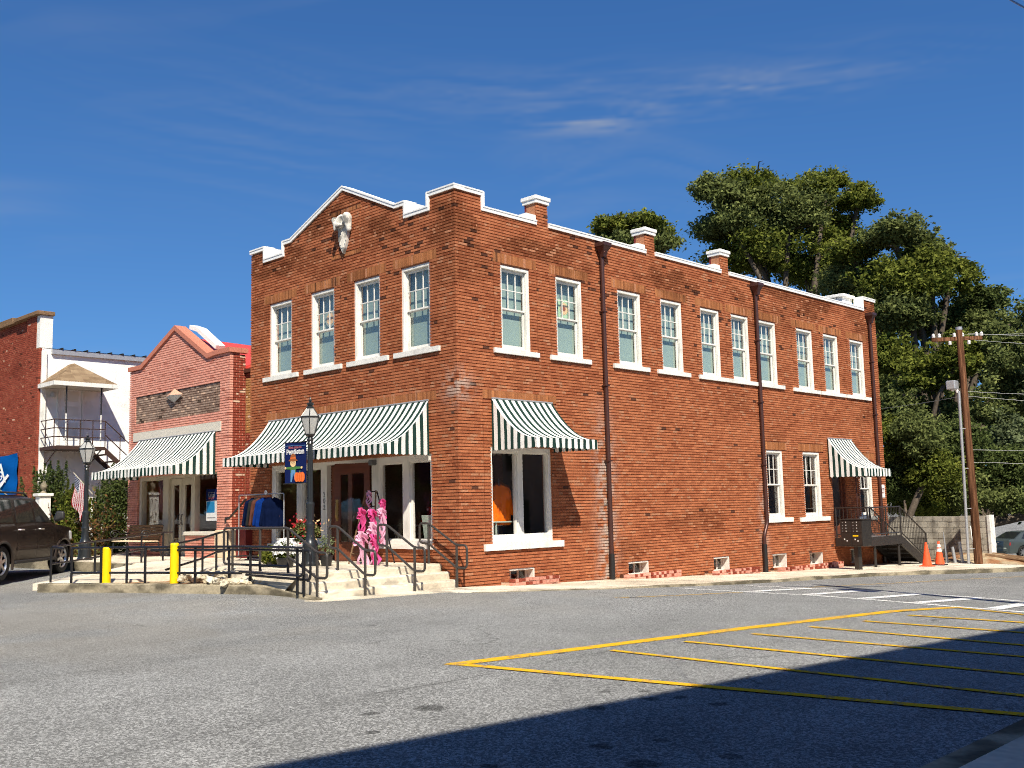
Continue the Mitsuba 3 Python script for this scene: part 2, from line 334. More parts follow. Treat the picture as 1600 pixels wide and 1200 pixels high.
def graded(lo, a, b, hi, step): return np.unique(np.concatenate([-np.geomspace(-lo, max(-a, .5), 10) if lo < 0 else [], np.arange(a, b+step, step), np.geomspace(b, hi, 10)]))
struct('road', MB().add(*sheet(graded(-1500, -30, 30, 1500, .75), graded(-1500, -40, 60, 1500, .75), ZR)), 'asphalt', smooth=True)

def drape(poly, zf, lift, step=.5):
    """a thin sheet over the ground: the polygon cut into strips, lifted by lift"""
    m = MB(); x0, y0, x1, y1 = poly.bounds
    for yy in np.arange(math.floor(y0/step)*step, y1, step):
        g = poly.intersection(sbox(x0-1, yy, x1+1, yy+step))
        for q in getattr(g, 'geoms', [g]):
            if q.is_empty or q.geom_type != 'Polygon' or q.area < 1e-6: continue
            v, f = trimesh.creation.triangulate_polygon(q, engine='earcut'); v = np.array(v)
            m.add(np.column_stack([v, zf(v[:, 0], v[:, 1])+lift]), f)
    return m
def slab(poly, zf, thick=.5, step=1.0):
    """a raised pavement with its top at zf and vertical sides"""
    m = MB(); x0, y0, x1, y1 = poly.bounds; ring = []
    for yy in np.arange(math.floor(y0/step)*step, y1, step):
        g = poly.intersection(sbox(x0-1, yy, x1+1, yy+step))
        for q in getattr(g, 'geoms', [g]):
            if q.is_empty or q.geom_type != 'Polygon' or q.area < 1e-6: continue
            v, f = trimesh.creation.triangulate_polygon(q, engine='earcut'); v = np.array(v)
            m.add(np.column_stack([v, zf(v[:, 0], v[:, 1])]), f)
    c = np.array(LineString(poly.exterior.coords).segmentize(.5).coords)
    z = zf(c[:, 0], c[:, 1]); n = len(c)-1
    v = np.vstack([np.column_stack([c, z]), np.column_stack([c, z-thick])]); k = len(c)
    ccw = poly.exterior.is_ccw
    f = [[i, i+k, i+k+1, i+1] if ccw else [i, i+1, i+k+1, i+k] for i in range(n)]
    return m.add(v, f)
side_edge = [(.62, -1.0), (1.3, -.75), (1.8, .1), (2.25, 1.6), (2.5, 3.2), (2.66, 5.9), (2.66, 8), (2.58, 10.9), (2.9, 13.6), (3.5, 15.4), (4.1, 16.8), (4.6, 18.2), (4.9, 20.)]
side_edge = [(-.05, -3.72), (.28, -3.60), (.5, -2.6), (.56, -1.6)]+side_edge
walk = Polygon([(.02, -.3), (-.05, -.3), (-.05, -3.5)]+side_edge+[(2.6, 21.0), (1.2, 22.2), (.02, 22.5)])
inner = Polygon([(.02, -.3), (-.05, -.3), (-.05, -3.5)]+[(x-.17*min(1, max(0, (y+1)/2)), y) for x, y in side_edge]+[(2.4, 21.0), (1.1, 22.1), (.02, 22.4)])
ztop = lambda x, y: np.maximum(ZS(y), ZR(x, y)+.014)
struct('sidewalk', slab(inner, ztop, .6), 'concrete', label='pale concrete pavement along the side wall')
kq = walk.difference(inner).buffer(-.003); kq = max(getattr(kq, 'geoms', [kq]), key=lambda g: g.area)
struct('kerb', slab(kq, lambda x, y: np.maximum(ZS(y)-.006+.012*np.sin(x*3+y*2), ZR(x, y)+.008), .6), 'old_concrete')
# pavement before the small shop and garden, the landing and its ramp
Z0 = .455
struct('front_pavement', slab(Polygon([(-8.95, -.02), (-8.95, -2.62), (-14.4, -2.75), (-30, -3.4), (-30, 9), (-15.0, 9), (-15.0, -.02)]), lambda x, y: .43+0*x, .5), 'concrete')
kl = np.array([(-6.62, -5.78), (-4.85, -4.88), (-2.5, -3.95), (-1.5, -3.62), (-.75, -3.56), (.1, -3.62)])
struct('garden_kerb', slab(Polygon([(-14.4, -2.76), (-8.96, -2.63), (-8.96, -2.80), (-14.4, -2.95), (-30, -3.6), (-30, -3.42)]), lambda x, y: .425+0*x, .4), 'old_concrete')
# island kerb, built of cast lengths that butt against one another, sinking to the road at the steps
ki = MB(); L = LineString(kl); n = 7; total = L.length; cuts = np.linspace(0, total, n+1)
kk = thing('island_kerb', 'stained concrete kerb along the planting island by the ramp', 'kerb')
def kerb_top(s): return .225-.17*sstep(total*.74, total*.99, s)
for a, b in zip(cuts[:-1], cuts[1:]):
    ss = np.linspace(a+.004, b-.004, 6); P = np.array([L.interpolate(q).coords[0] for q in ss]); D = np.gradient(P, axis=0); D /= np.linalg.norm(D, axis=1, keepdims=True); Nn = np.column_stack([-D[:, 1], D[:, 0]])
    m = MB(); rows = []
    for p_, n_, q in zip(P, Nn, ss):
        h = kerb_top(q)+.006*math.sin(q*5)
        rows.append([(*(p_), -.3), (*(p_+n_*.012), h-.02), (*(p_+n_*.03), h), (*(p_+n_*.17), h+.004), (*(p_+n_*.17), -.3)])
    v = np.array(rows).reshape(-1, 3); f = [[i*5+j, (i+1)*5+j, (i+1)*5+j+1, i*5+j+1] for i in range(5) for j in range(4)]
    f2 = [[0, 1, 2, 3], [0, 3, 4, 4], [25+3, 25+2, 25+1, 25], [25+4, 25+4, 25+3, 25]]
    m.add(v, f+f2); part(kk, 'kerb_length', m, 'old_concrete')
m = MB()
pe = [tuple(kl[0])]+[tuple(q) for q in kl[1:]]
bed = Polygon([(-6.35, -5.35), (-4.87, -4.7), (-2.55, -3.78), (-1.6, -3.5), (-1.6, -3.0), (-4.0, -2.4), (-4.6, -1.6), (-8.9, -1.2), (-8.9, -2.6), (-7.0, -5.0)])
struct('planting_bed', slab(bed, lambda x, y: .19+.12*sstep(-3.9, -2.6, y)*sstep(-5.5, -3.5, x)+.02*np.sin(x*4+y*3), .4, .4), 'dirt')
# concrete ramp climbing to the landing
m = MB(); m.add([(-7.3, -5.6, .20), (-5.55, -4.7, .21), (-4.6, -2.4, .455), (-9.0, -1.3, .44), (-9.0, -2.4, .42), (-7.3, -5.6, -.2), (-5.55, -4.7, -.2), (-4.6, -2.4, -.2), (-9.0, -1.3, -.2), (-9.0, -2.4, -.2)],
                [[0, 1, 2], [0, 2, 3], [0, 3, 4], [0, 5, 6], [0, 6, 1], [1, 6, 7], [1, 7, 2], [4, 9, 5], [4, 5, 0]])
struct('ramp', m, 'concrete')
land = Polygon([(-.56, -.02), (-.56, -3.4), (-3.35, -3.45), (-4.62, -2.38), (-8.94, -1.3), (-8.94, -.02)])
struct('landing', slab(land, lambda x, y: Z0+0*x, .5), 'concrete', label='pale concrete landing before the shop front')
m = MB(); m.add([(-.95, -3.55, .13), (-.6, -3.43, .45), (-3.33, -3.47, .45), (-4.62, -2.4, .45), (-3.9, -3.6, .17)], [[0, 1, 2], [0, 2, 4], [4, 2, 3]])
struct('landing_slope', m, 'concrete')
st = thing('entrance_steps', 'three worn concrete steps up to the shop landing at the building corner', 'steps')
for i, (xa, z) in enumerate(((-.06, .145), (-.31, .30), (-.555, .455-.002))):
    m = MB(); x0 = (-.31, -.555, -.9)[i]
    poly = Polygon([(xa-.012, z-.16 if i else -.3), (xa, z-.03), (xa-.012, z-.008), (xa-.03, z), (x0-.05, z), (x0-.05, z-.4)])
    m.prism(poly, (0, -.012, 0), (1, 0, 0), (0, 0, 1), 0.0, 3.38-.02*i); part(st, 'step', m, 'concrete')

# painted road markings: each a worn sheet a few millimetres above the road
def strip(a, b, w):
    a, b = np.array(a, float), np.array(b, float); d = (b-a)/np.linalg.norm(b-a); n_ = np.array([-d[1], d[0]])*w/2
    return Polygon([a+n_, b+n_, b-n_, a-n_])
def marking(poly, mat, lift=.004): struct('road_marking', drape(poly, ZR, lift), mat)
marking(strip((7.66, -7.2), (9.31, 1.56), .20).union(strip((7.56, -7.23), (8.1, -7.12), .12)), 'yellow_line', .005)
bays = [((8.07, -7.16), (13.1, -6.44), .12), ((8.34, -5.54), (13.1, -5.74), .09), ((8.57, -4.5), (13.1, -4.73), .09), ((8.83, -3.48), (13.1, -3.67), .085), ((9.03, -2.46), (13.1, -2.95), .085), ((9.27, -1.48), (13.1, -1.8), .085), ((9.43, -.48), (13.1, -.7), .085), ((9.36, 1.41), (12.0, -.35), .09)]
for a, b, w in bays: marking(strip(a, b, w), 'yellow_line', .009)
marking(LineString([(3.0, 3.35), (4.53, 3.14), (6.07, 3.01), (7.65, 2.42), (9.07, 1.76), (10.04, 1.36), (11.5, .7)]).buffer(.07, cap_style=2), 'white_line')
marking(LineString([(3.1, 5.6), (4.95, 5.61), (6.68, 5.28), (8.28, 4.76), (9.44, 4.02), (11, 3.1)]).buffer(.07, cap_style=2), 'white_line')
for a, b in (((4.7, 3.2), (4.75, 5.55)), ((6.0, 3.1), (5.93, 5.33)), ((7.29, 2.65), (7.26, 4.98)), ((8.43, 2.15), (8.53, 4.55)), ((9.82, 1.55), (9.69, 3.75))): marking(strip(a, b, .26), 'white_line', .008)
marking(LineString([(4.2, -.3), (4.4, .07), (4.60, 1.5), (4.69, 2.95)]).buffer(.05, cap_style=2), 'pale_yellow_line')
marking(LineString([(4.45, 5.75), (4.75, 9), (5.1, 12), (5.75, 15.3), (7, 24)]).buffer(.05, cap_style=2), 'pale_yellow_line')

# ---------------------------------------------------------------- brickwork
CH, JT, BL = .0677, .017, .2032
class Wall:
    """one face of brick: o = origin, U = along, N = outward; courses of separate bricks before a mortar bed"""
    def __init__(s, o, U, N, pal, seed):
        s.o, s.U, s.N = np.array(o, float), np.array(U, float), np.array(N, float); s.pal = pal; s.r = np.random.default_rng(seed); s.bricks = []; s.strips = []
    def at(s, u, z, d=0.0): return s.o+s.U*u+np.array([0, 0, z])+s.N*d
    def field(s, z0, z1, spans, holes, breaks=(), corner=None, phase=0.0):
        """spans(z) -> [(u0, u1)], holes = [(u0, u1, z0, z1)]; corner = 'hi'/'lo' end that turns a corner"""
        k0 = int(math.floor(z0/CH)); k = k0
        while (k+.5)*CH < z1:
            za, zb = k*CH+JT/2, (k+1)*CH-JT/2; zm = (k+.5)*CH
            if zm > z0:
                iv = list(spans(zm))
                for a, b, c, d in holes:
                    if c < zm < d:
                        nx = []
                        for p, q in iv:
                            if b <= p or a >= q: nx.append((p, q)); continue
                            if a > p: nx.append((p, a))
                            if b < q: nx.append((b, q))
                        iv = nx
                for bu, c, d in breaks:
                    if c < zm < d: iv = [w for p, q in iv for w in (((p, bu-.007), (bu+.007, q)) if p+.03 < bu < q-.03 else ((p, q),))]
                for p, q in iv:
                    if q-p < .02: continue
                    s.strips.append((p, q, za, zb))
                    off = (k % 2)*.1016+phase
                    edges = [p]+[e for e in np.arange(math.floor((p-off)/BL)*BL+off, q, BL) if p+.045 < e < q-.045]+[q]
                    for i, (a, b) in enumerate(zip(edges, edges[1:])):
                        if b-a > .30:
                            mid = (a+b)/2; todo = [(a, mid), (mid, b)]
                        else: todo = [(a, b)]
                        for a2, b2 in todo:
                            g0 = 0 if a2 == p else .0055; g1 = 0 if b2 == q else .0055
                            s.bricks.append((a2+g0, b2-g1, za, zb, s.pal, 0))
            k += 1
    def soldiers(s, u0, u1, z0, z1, pal=None, pitch=.0677):
        n_ = max(1, round((u1-u0)/pitch)); w = (u1-u0)/n_
        s.strips.append((u0, u1, z0, z1))
        for i in range(n_): s.bricks.append((u0+i*w+.005, u0+(i+1)*w-.005, z0+.005, z1-.005, s.pal+.2 if pal is None else pal, 1))
    def tone(s, u, z):
        p = meshkit.fbm(np.array([u*.9+s.pal*31, z*2.2, s.pal*17+2.]), 3)
        t = .54+.20*s.r.normal()+.5*(p-.5)
        if s.r.random() < (.006+.05*(p > .5)*(z > 6.4)+.14*max(0, p-.5)*(z > 6.0) if s.pal < .1 else .03): return .05
        return float(np.clip(t, .12, 1))
    def emit(s, mb, b, depth=.07, back=False):
        u0, u1, z0, z1, pal, _ = b; j = s.r.normal()*.0022; t = s.tone((u0+u1)/2, (z0+z1)/2)
        tl = s.r.normal()*.0013
        o0 = s.at(u0, z0, j); q = [s.at(u0, z0, j-tl), s.at(u1, z0, j+tl), s.at(u1, z1, j+tl), s.at(u0, z1, j-tl)]; w = [x-s.N*depth for x in q]
        f = [[0, 1, 2, 3], [1, 5, 6, 2], [4, 0, 3, 7], [3, 2, 6, 7], [4, 5, 1, 0]]
        if np.cross(s.U, [0, 0, 1])@s.N < 0: f = [x[::-1] for x in f]
        mb.add(q+w, f, (t, pal))
    def mortar(s, mb, face=.0035, uvk=0.0):
        for u0, u1, z0, z1 in s.strips:
            q = [s.at(u0+.002, z0+.002, -face), s.at(u1-.002, z0+.002, -face), s.at(u1-.002, z1-.002, -face), s.at(u0+.002, z1-.002, -face)]; w = [x-s.N*.03 for x in q]
            f = [[0, 1, 2, 3], [1, 5, 6, 2], [4, 0, 3, 7], [3, 2, 6, 7], [4, 5, 1, 0]]
            if np.cross(s.U, [0, 0, 1])@s.N < 0: f = [x[::-1] for x in f]
            mb.add(q+w, f, (0, uvk))
def core(poly, holes, o, U, V, d0, d1, mb, uvk=0.0):
    g = poly
    for a, b, c, d in holes: g = g.difference(sbox(a, c, b, d))
    return mb.prism(g, o, U, V, d0, d1, (0, uvk))

# ---------------------------------------------------------------- the corner building
BLD = thing('corner_shop_building', 'two-storey red brick corner building with white sash windows and stepped white parapet coping', 'building')
W_, L_ = 7.90, 19.85
FW = [(-7.02, -6.03), (-5.21, -4.25), (-3.49, -2.53), (-1.78, -.82)]
SW = [(1.35, 2.28), (3.16, 4.10), (5.45, 6.40), (7.25, 8.20), (9.07, 10.0), (10.6, 11.52), (12.08, 13.05), (14.27, 15.28), (16.0, 16.99), (17.82, 18.83)]
WZ0, WZ1 = 5.0, 6.87
LWN = [(12.12, 13.06, 1.10, 3.05), (14.25, 15.32, 1.08, 3.04), (17.92, 18.86, 1.02, 2.86)]
BAS = [(1.42, 2.22, -.03, .27), (5.51, 6.33, -.12, .20), (9.17, 9.95, -.25, .13), (12.18, 13.0, -.34, .07), (14.33, 15.17, -.37, .03), (17.0, 17.7, -.45, .02)]
BIG = (.94, 2.86, .82, 2.86)
SHOP = [(-6.95, -4.62, .82, 2.74), (-4.62, -2.92, .455, 2.74), (-2.92, -.84, .82, 2.74)]
RDOOR = (16.02, 17.0, .41, 2.62)
front_top = [(-7.9, 8.36), (-7.27, 8.36), (-7.27, 8.03), (-6.37, 8.03), (-6.37, 8.33), (-6.05, 8.33), (-3.88, 9.18), (-1.95, 8.30), (-1.62, 8.30), (-1.62, 8.0), (-.80, 8.0), (-.80, 8.31), (0, 8.31)]
piers = [(2.55, 2.94), (6.68, 7.07), (10.17, 10.57)]
side_top = [(0, 8.31), (.80, 8.31), (.80, 7.98)]+[q for a, b in piers for q in ((a, 7.98), (a, 8.50), (b, 8.50), (b, 7.98))]+[(18.95, 7.98), (18.95, 8.37), (L_, 8.37)]
fpoly = Polygon([(-W_, -.6)]+front_top+[(0, -.6)]); spoly = Polygon([(0, -1.2)]+side_top+[(L_, -1.2)])
def spans_of(poly, lo=None, hi=None):
    def f(z):
        g = poly.intersection(LineString([(-100, z), (100, z)])); out = []
        for q in getattr(g, 'geoms', [g]):
            if q.is_empty or q.geom_type != 'LineString': continue
            a, b = sorted((q.coords[0][0], q.coords[-1][0])); odd = int(math.floor(z/CH)) % 2
            if lo is not None and abs(a-lo[0]) < .01: a = a+(lo[1] if odd else 0)
            if hi is not None and abs(b-hi[0]) < .01: b = b-(0 if odd else hi[1])
            out.append((a, b))
        return out
    return f
fw = Wall((0, 0, 0), (1, 0, 0), (0, -1, 0), 0.0, 3); sw = Wall((0, 0, 0), (0, 1, 0), (1, 0, 0), 0.0, 4)
fsold = [(a-.25, b+.23, 6.90, 7.12) for a, b in FW]+[(-7.14, -.66, 3.86, 4.07), (-4.35, -3.2, 8.60, 8.70), (-4.35, -3.2, 7.54, 7.64)]
ssold = [(a-.22, b+.22, 6.90, 7.12) for a, b in SW[:4]]+[(8.83, 10.2, 6.90, 7.12), (10.3, 11.75, 6.90, 7.12), (11.85, 13.35, 6.90, 7.12)]+[(a-.3, b+.25, 6.90, 7.12) for a, b in SW[7:9]]+[(17.55, 19.05, 6.90, 7.12), (.73, 3.06, 3.88, 4.07), (12.0, 13.3, 3.07, 3.30), (14.0, 15.55, 3.07, 3.30), (15.75, 19.1, 2.90, 3.1)]
fh = [(a, b, WZ0-.1, WZ1+.03) for a, b in FW]+[(a-.24, b+.24, WZ0-.11, WZ0) for a, b in FW]+fsold+[(a, b, c, d+.03) for a, b, c, d in SHOP]+[(-6.99, -4.6, .74, .82), (-2.94, -.80, .74, .82)]
ssill = [(a-.27, b+.22, WZ0-.11, WZ0) for a, b in SW[:4]]+[(8.85, 13.33, WZ0-.11, WZ0), (13.88, 15.52, WZ0-.12, WZ0-.01), (15.58, 17.24, WZ0-.12, WZ0-.01), (17.30, 19.08, WZ0-.12, WZ0-.01)]
lsill = [(.68, 3.14, .68, .82), (11.95, 13.40, .97, 1.10), (13.86, 15.68, .95, 1.08), (17.6, 19.0, .90, 1.02)]
sh = [(a, b, WZ0-.1, WZ1+.03) for a, b in SW]+ssill+lsill+ssold+[(a, b, c, d) for a, b, c, d in LWN]+BAS+[(BIG[0], BIG[1], BIG[2], BIG[3]+.03), RDOOR]
fbr = [(a-.25, WZ0, 7.13) for a, b in FW]+[(b+.23, WZ0, 7.13) for a, b in FW]+[(-.66, .8, 4.07), (-4.35, 7.54, 8.7), (-3.2, 7.54, 8.7), (-4.27, 7.64, 8.6), (-3.28, 7.64, 8.6)]
sbr = [(a, WZ0, 7.13) for a, b, c, d in ssold[:10]]+[(b, WZ0, 7.13) for a, b, c, d in ssold[:2]]+[(.73, .8, 4.07), (13.3, 1.1, 3.3), (14.0, 1.1, 3.3)]
fw.field(-.3, 9.3, spans_of(fpoly, hi=(0, .112)), fh, fbr); sw.field(-.9, 8.55, spans_of(spoly, lo=(0, .112)), sh, sbr, phase=.05)
for q in fsold: fw.soldiers(*q)
for q in ssold: sw.soldiers(*q)
fw.soldiers(-6.95, -4.62, .66, .74, 0.0); fw.soldiers(-2.92, -.84, .66, .74, 0.0)
# the bricks that show largest are parts; the rest one mass
cand = []
for wall in (fw, sw):
    for i, b in enumerate(wall.bricks):
        c = wall.at((b[0]+b[1])/2, (b[2]+b[3])/2); d = np.linalg.norm(c-EYE)
        if b[5] == 0 and b[1]-b[0] > .185 and c[2] > .05: cand.append(((abs((EYE-c)@wall.N)/d)*(b[1]-b[0])/d**2, wall is fw, i))
cand.sort(reverse=True); chosen = {(w, i) for _, w, i in cand[:300]}
mass = MB(); unit = {}
for v_ in range(14):
    m = MB(); m.add([(0, 0, 0), (1, 0, 0), (1, 0, 1), (0, 0, 1), (0, 1, 0), (1, 1, 0), (1, 1, 1), (0, 1, 1)], [[0, 1, 2, 3], [1, 5, 6, 2], [4, 0, 3, 7], [3, 2, 6, 7], [4, 5, 1, 0]], (.05 if v_ == 0 else .2+.055*v_, 0.0))
    v, f, t = m.arr(); unit[v_] = mikit.ply((v, f), 'brick_clay', uv=t)
for wall in (fw, sw):
    for i, b in enumerate(wall.bricks):
        if (wall is fw, i) not in chosen:
            turn = (wall is fw and b[1] > -.001) or (wall is sw and b[0] < .001)
            wall.emit(mass, b, .1015 if turn else .07)
        else:
            t = wall.tone((b[0]+b[1])/2, (b[2]+b[3])/2); v_ = 0 if t < .1 else int(np.clip((t-.2)/.055, 1, 13)); j = wall.r.normal()*.0022
            dep = .1015 if (wall is fw and b[1] > -.001) or (wall is sw and b[0] < .001) else .07
            o_ = wall.at(b[0], b[2], j)
            M = np.eye(4); M[:3, 0] = wall.U*(b[1]-b[0]); M[:3, 1] = -wall.N*dep; M[:3, 2] = [0, 0, b[3]-b[2]]; M[:3, 3] = o_
            scene[numbered(BLD+'__brick')] = {**unit[v_], 'to_world': T(M)}
part(BLD, 'brickwork', mass, 'brick_clay', uv=True, kind='stuff')
m = MB(); fw.mortar(m); sw.mortar(m)
core(fpoly.intersection(sbox(-9, -2, -.036, 10)), [(a, b, c, d+.0) for a, b, c, d in [(a, b, WZ0, WZ1) for a, b in FW]+SHOP], (0, 0, 0), (1, 0, 0), (0, 0, 1), -.30, -.034, m)
core(spoly.intersection(sbox(.036, -2, 30, 10)), [(a, b, WZ0, WZ1) for a, b in SW]+LWN+BAS+[BIG, RDOOR], (0, 0, 0), (0, 1, 0), (0, 0, 1), -.30, -.034, m)
m.box(-W_, -W_+.25, .3, L_, -1, 8.0); m.box(-W_+.25, -.3, L_-.25, L_-.01, -1.1, 7.9)
part(BLD, 'wall', m, 'mortar', uv=True)
m = MB(); m.box(-W_+.25, -.3, .3, L_-.25, 7.55, 7.72); part(BLD, 'roof', m, 'dark_roof')
m = MB(); m.box(-W_+.25, -.3, .3, L_-.25, 4.25, 4.45); m.box(-W_+.26, -.31, 9.0, 9.12, .45, 4.25); m.box(-W_+.26, -.31, 2.2, 2.3, 4.45, 7.55); m.box(-2.2, -2.1, 2.31, L_-.26, 4.45, 7.55); m.box(-4.3, -4.2, 9.13, L_-.26, .45, 4.25)
part(BLD, 'inner_wall', m, 'interior_wall')
m = MB(); m.box(-W_+.25, -.3, .3, L_-.25, .25, .45); part(BLD, 'shop_floor', m, 'interior_floor')

# white parapet coping that steps along both faces, with lit returns behind each step
def coping(path, o, U, N, dep, mb, lap=.035, th=.098):
    """fascia following a stepped top line (u, z); th = face height"""
    o, U, N = np.array(o, float), np.array(U, float), np.array(N, float)
    line = LineString(path); up = line.buffer(th*.5, cap_style=2, join_style=2)
    pts = [(a, b+th*.42) for a, b in path]
    poly = LineString(pts).buffer(th*.5, cap_style=2, join_style=2, mitre_limit=3)
    V = np.array([0, 0, 1.0]); W = np.cross(U, V); s = 1 if W@N > 0 else -1
    mb.prism(poly, o, U, V, *( (-dep, lap) if s > 0 else (-lap, dep)))
    thin = LineString([(a, b+th*.84) for a, b in path]).buffer(.016, cap_style=2, join_style=2, mitre_limit=3)
    mb.prism(thin, o, U, V, *((-dep-.01, lap+.014) if s > 0 else (-lap-.014, dep+.01)))
sgn = lambda pts: [(a, b) for a, b in pts]
m = MB(); coping([(-7.93, 8.36), (-7.24, 8.36), (-7.24, 8.03), (-6.40, 8.03), (-6.40, 8.33), (-6.05, 8.33), (-3.88, 9.18), (-1.95, 8.30), (-1.59, 8.30), (-1.59, 8.0), (-.83, 8.0), (-.83, 8.31), (.035, 8.31)], (0, 0, 0), (1, 0, 0), (0, -1, 0), .28, m)
part(BLD, 'front_coping', m, 'metal_coping')
m = MB(); m.box(-7.86, -7.22, .29, 1.0, 7.9, 8.44); m.box(-2.25, -1.57, .29, 1.05, 7.9, 8.38); part(BLD, 'parapet_return', m, 'metal_coping')
for k, pth in enumerate(([(-.035, 8.31), (.83, 8.31), (.83, 7.98), (2.545, 7.98)], [(2.945, 7.98), (6.675, 7.98)], [(7.075, 7.98), (10.165, 7.98)], [(10.575, 7.98), (18.93, 7.98), (18.93, 8.37), (19.88, 8.37)])):
    m = MB(); coping(pth, (-.004 if k == 0 else 0, 0, 0), (0, 1, 0), (1, 0, 0), .28, m, .035 if k else .031)
    part(BLD, 'side_coping', m, 'metal_coping')
for a, b in piers:
    m = MB(); m.box(-.36, -.075, a+.002, b-.002, 7.7, 8.495); pk = part(BLD, 'chimney', m, 'chimney_red')
    m = MB(); m.rbox(-.40, .035, a-.04, b+.035, 8.50, 8.58, .006); m.rbox(-.42, .06, a-.065, b+.06, 8.58, 8.67, .008); part(pk, 'chimney_cap', m, 'metal_coping')
    m = MB(); m.box(-.33, -.001, a-.33, a-.012, 8.09, 8.20); part(pk, 'flashing', m, 'metal_coping')
m = MB(); m.box(-.9, -.35, 18.2, 18.9, 7.7, 8.42); q = part(BLD, 'rear_chimney', m, 'metal_coping'); m = MB(); m.rbox(-1.0, -.25, 18.1, 18.95, 8.42, 8.52, .008); part(q, 'rear_chimney_cap', m, 'metal_coping')

# ---- windows
def wbox(m, o, U, N, u0, u1, z0, z1, d0, d1):
    o, U, N = np.asarray(o, float), np.asarray(U, float), np.asarray(N, float); V = np.array([0, 0, 1.0])
    if np.cross(U, V)@N > 0: m.obox(o+U*u0+V*z0+N*d0, U*(u1-u0), V*(z1-z0), N*(d1-d0))
    else: m.obox(o+U*u0+V*z0+N*d0, N*(d1-d0), V*(z1-z0), U*(u1-u0))
FO, SO = ((0, 0, 0), (1, 0, 0), (0, -1, 0)), ((0, 0, 0), (0, 1, 0), (1, 0, 0))
def sheet_glass(F, u0, u1, z0, z1, d):
    o, U, N = (np.asarray(q, float) for q in F); q = [o+U*u+np.array([0, 0, z])+N*d for u, z in ((u0, z0), (u1, z0), (u1, z1), (u0, z1))]
    return MB().add(q, [[0, 1, 2, 3]])
def sash_window(F, u0, u1, z0, z1, sill=None, shade=True, curtain=0.0, label=None, dz=0.0):
    w = BLD+'__window'
    m = MB(); c = .06
    B = lambda m, *a: wbox(m, *F, *a)
    B(m, u0, u0+c, z0, z1, -.20, -.035); B(m, u1-c, u1, z0, z1, -.20, -.035); B(m, u0+c, u1-c, z1-c, z1, -.20, -.035); B(m, u0+c, u1-c, z0, z0+.045, -.20, -.05)
    B(m, u0+c, u0+c+.02, z0+.045, z1-c, -.115, -.055); B(m, u1-c-.02, u1-c, z0+.045, z1-c, -.115, -.055)
    k = part(BLD, 'window', m, 'white_paint', label=label)
    a, b = u0+c+.004, u1-c-.004; zm = z0+(z1-z0)*.485
    m = MB(); B(m, a, a+.04, zm, z1-c-.004, -.150, -.117); B(m, b-.04, b, zm, z1-c-.004, -.150, -.117); B(m, a+.04, b-.04, z1-c-.054, z1-c-.004, -.150, -.117); B(m, a+.04, b-.04, zm, zm+.036, -.150, -.117)
    zu0, zu1 = zm+.036, z1-c-.054; gw = (b-a-.08)/3
    for i in (1, 2): B(m, a+.04+gw*i-.009, a+.04+gw*i+.009, zu0, zu1, -.146, -.121)
    B(m, a+.04, b-.04, (zu0+zu1)/2-.009, (zu0+zu1)/2+.009, -.1455, -.1215)
    part(k, 'upper_sash', m, 'white_paint')
    m = MB(); B(m, a, a+.045, z0+.05, zm+.02, -.187, -.154); B(m, b-.045, b, z0+.05, zm+.02, -.187, -.154); B(m, a+.045, b-.045, z0+.05, z0+.125, -.187, -.154); B(m, a+.045, b-.045, zm-.02, zm+.02, -.187, -.154)
    part(k, 'lower_sash', m, 'white_paint')
    part(k, 'pane', sheet_glass(F, a+.04, b-.04, zu0, zu1, -.134), 'pane_glass'); part(k, 'pane', sheet_glass(F, a+.045, b-.045, z0+.125, zm-.02, -.171), 'pane_glass')
    if shade:
        m = MB(); B(m, a-.03, b+.03, z0+.02, z1-.03, -.262, -.256); part(k, 'shade', m, 'shade_cloth')
    if sill:
        m = MB(); s0, s1, q0, q1 = sill; o_, U_, N_ = F
        B(m, s0, s1, q0, q1, -.22, .055); part(k, 'sill', m, 'white_paint')
    return k
for i, (a, b) in enumerate(FW):
    k = sash_window(FO, a, b, WZ0, WZ1, (a-.22, b+.32, WZ0-.11, WZ0-.001))
ws = []
for i, (a, b) in enumerate(SW):
    sl = ssill[i] if i < 4 else {5: ssill[4], 7: ssill[5], 8: ssill[6], 9: ssill[7]}.get(i)
    ws.append(sash_window(SO, a, b, WZ0-(.012 if i > 6 else 0), WZ1, None if sl is None else (sl[0], sl[1], sl[2], sl[3]-.001)))
for i, q in enumerate(LWN): sash_window(SO, *q, (lsill[i+1][0], lsill[i+1][1], lsill[i+1][2], lsill[i+1][3]-.001), shade=False)
# sunflower suncatchers hung inside two sashes
for F, u, z in ((FO, -4.69, 6.20), (SO, 3.66, 6.19)):
    o, U, N = (np.asarray(q, float) for q in F); kk = thing('sunflower_suncatcher', 'round sunflower suncatcher in the front window second from the left' if F is FO else 'square pale green sunflower panel hung in the second upper side window', 'suncatcher')
    V = np.array([0, 0, 1.0]); sg = np.cross(U, V)@N; c = o+U*u+V*z
    def disc(r0, poly, d, mat, nm, c=c, U=U, V=V, sg=sg, kk=kk):
        m = MB(); m.prism(poly, c, U, V, *((-.215+d, -.212+d) if sg > 0 else (.212-d, .215-d))); part(kk, nm, m, mat)
    disc(0, sbox(-.20, -.22, .20, .22) if F is SO else Point(0, 0).buffer(.20), 0, 'print_green_pale' if F is SO else 'sage_tin', 'backing')
    pet = unary_union([affinity.rotate(affinity.scale(Point(.085, 0).buffer(.07), 1, .38), a, origin=(0, 0)) for a in range(0, 360, 24)])
    disc(0, pet, .005, 'print_tan', 'petals'); disc(0, Point(0, 0).buffer(.055), .010, 'print_brown', 'flower_disc')
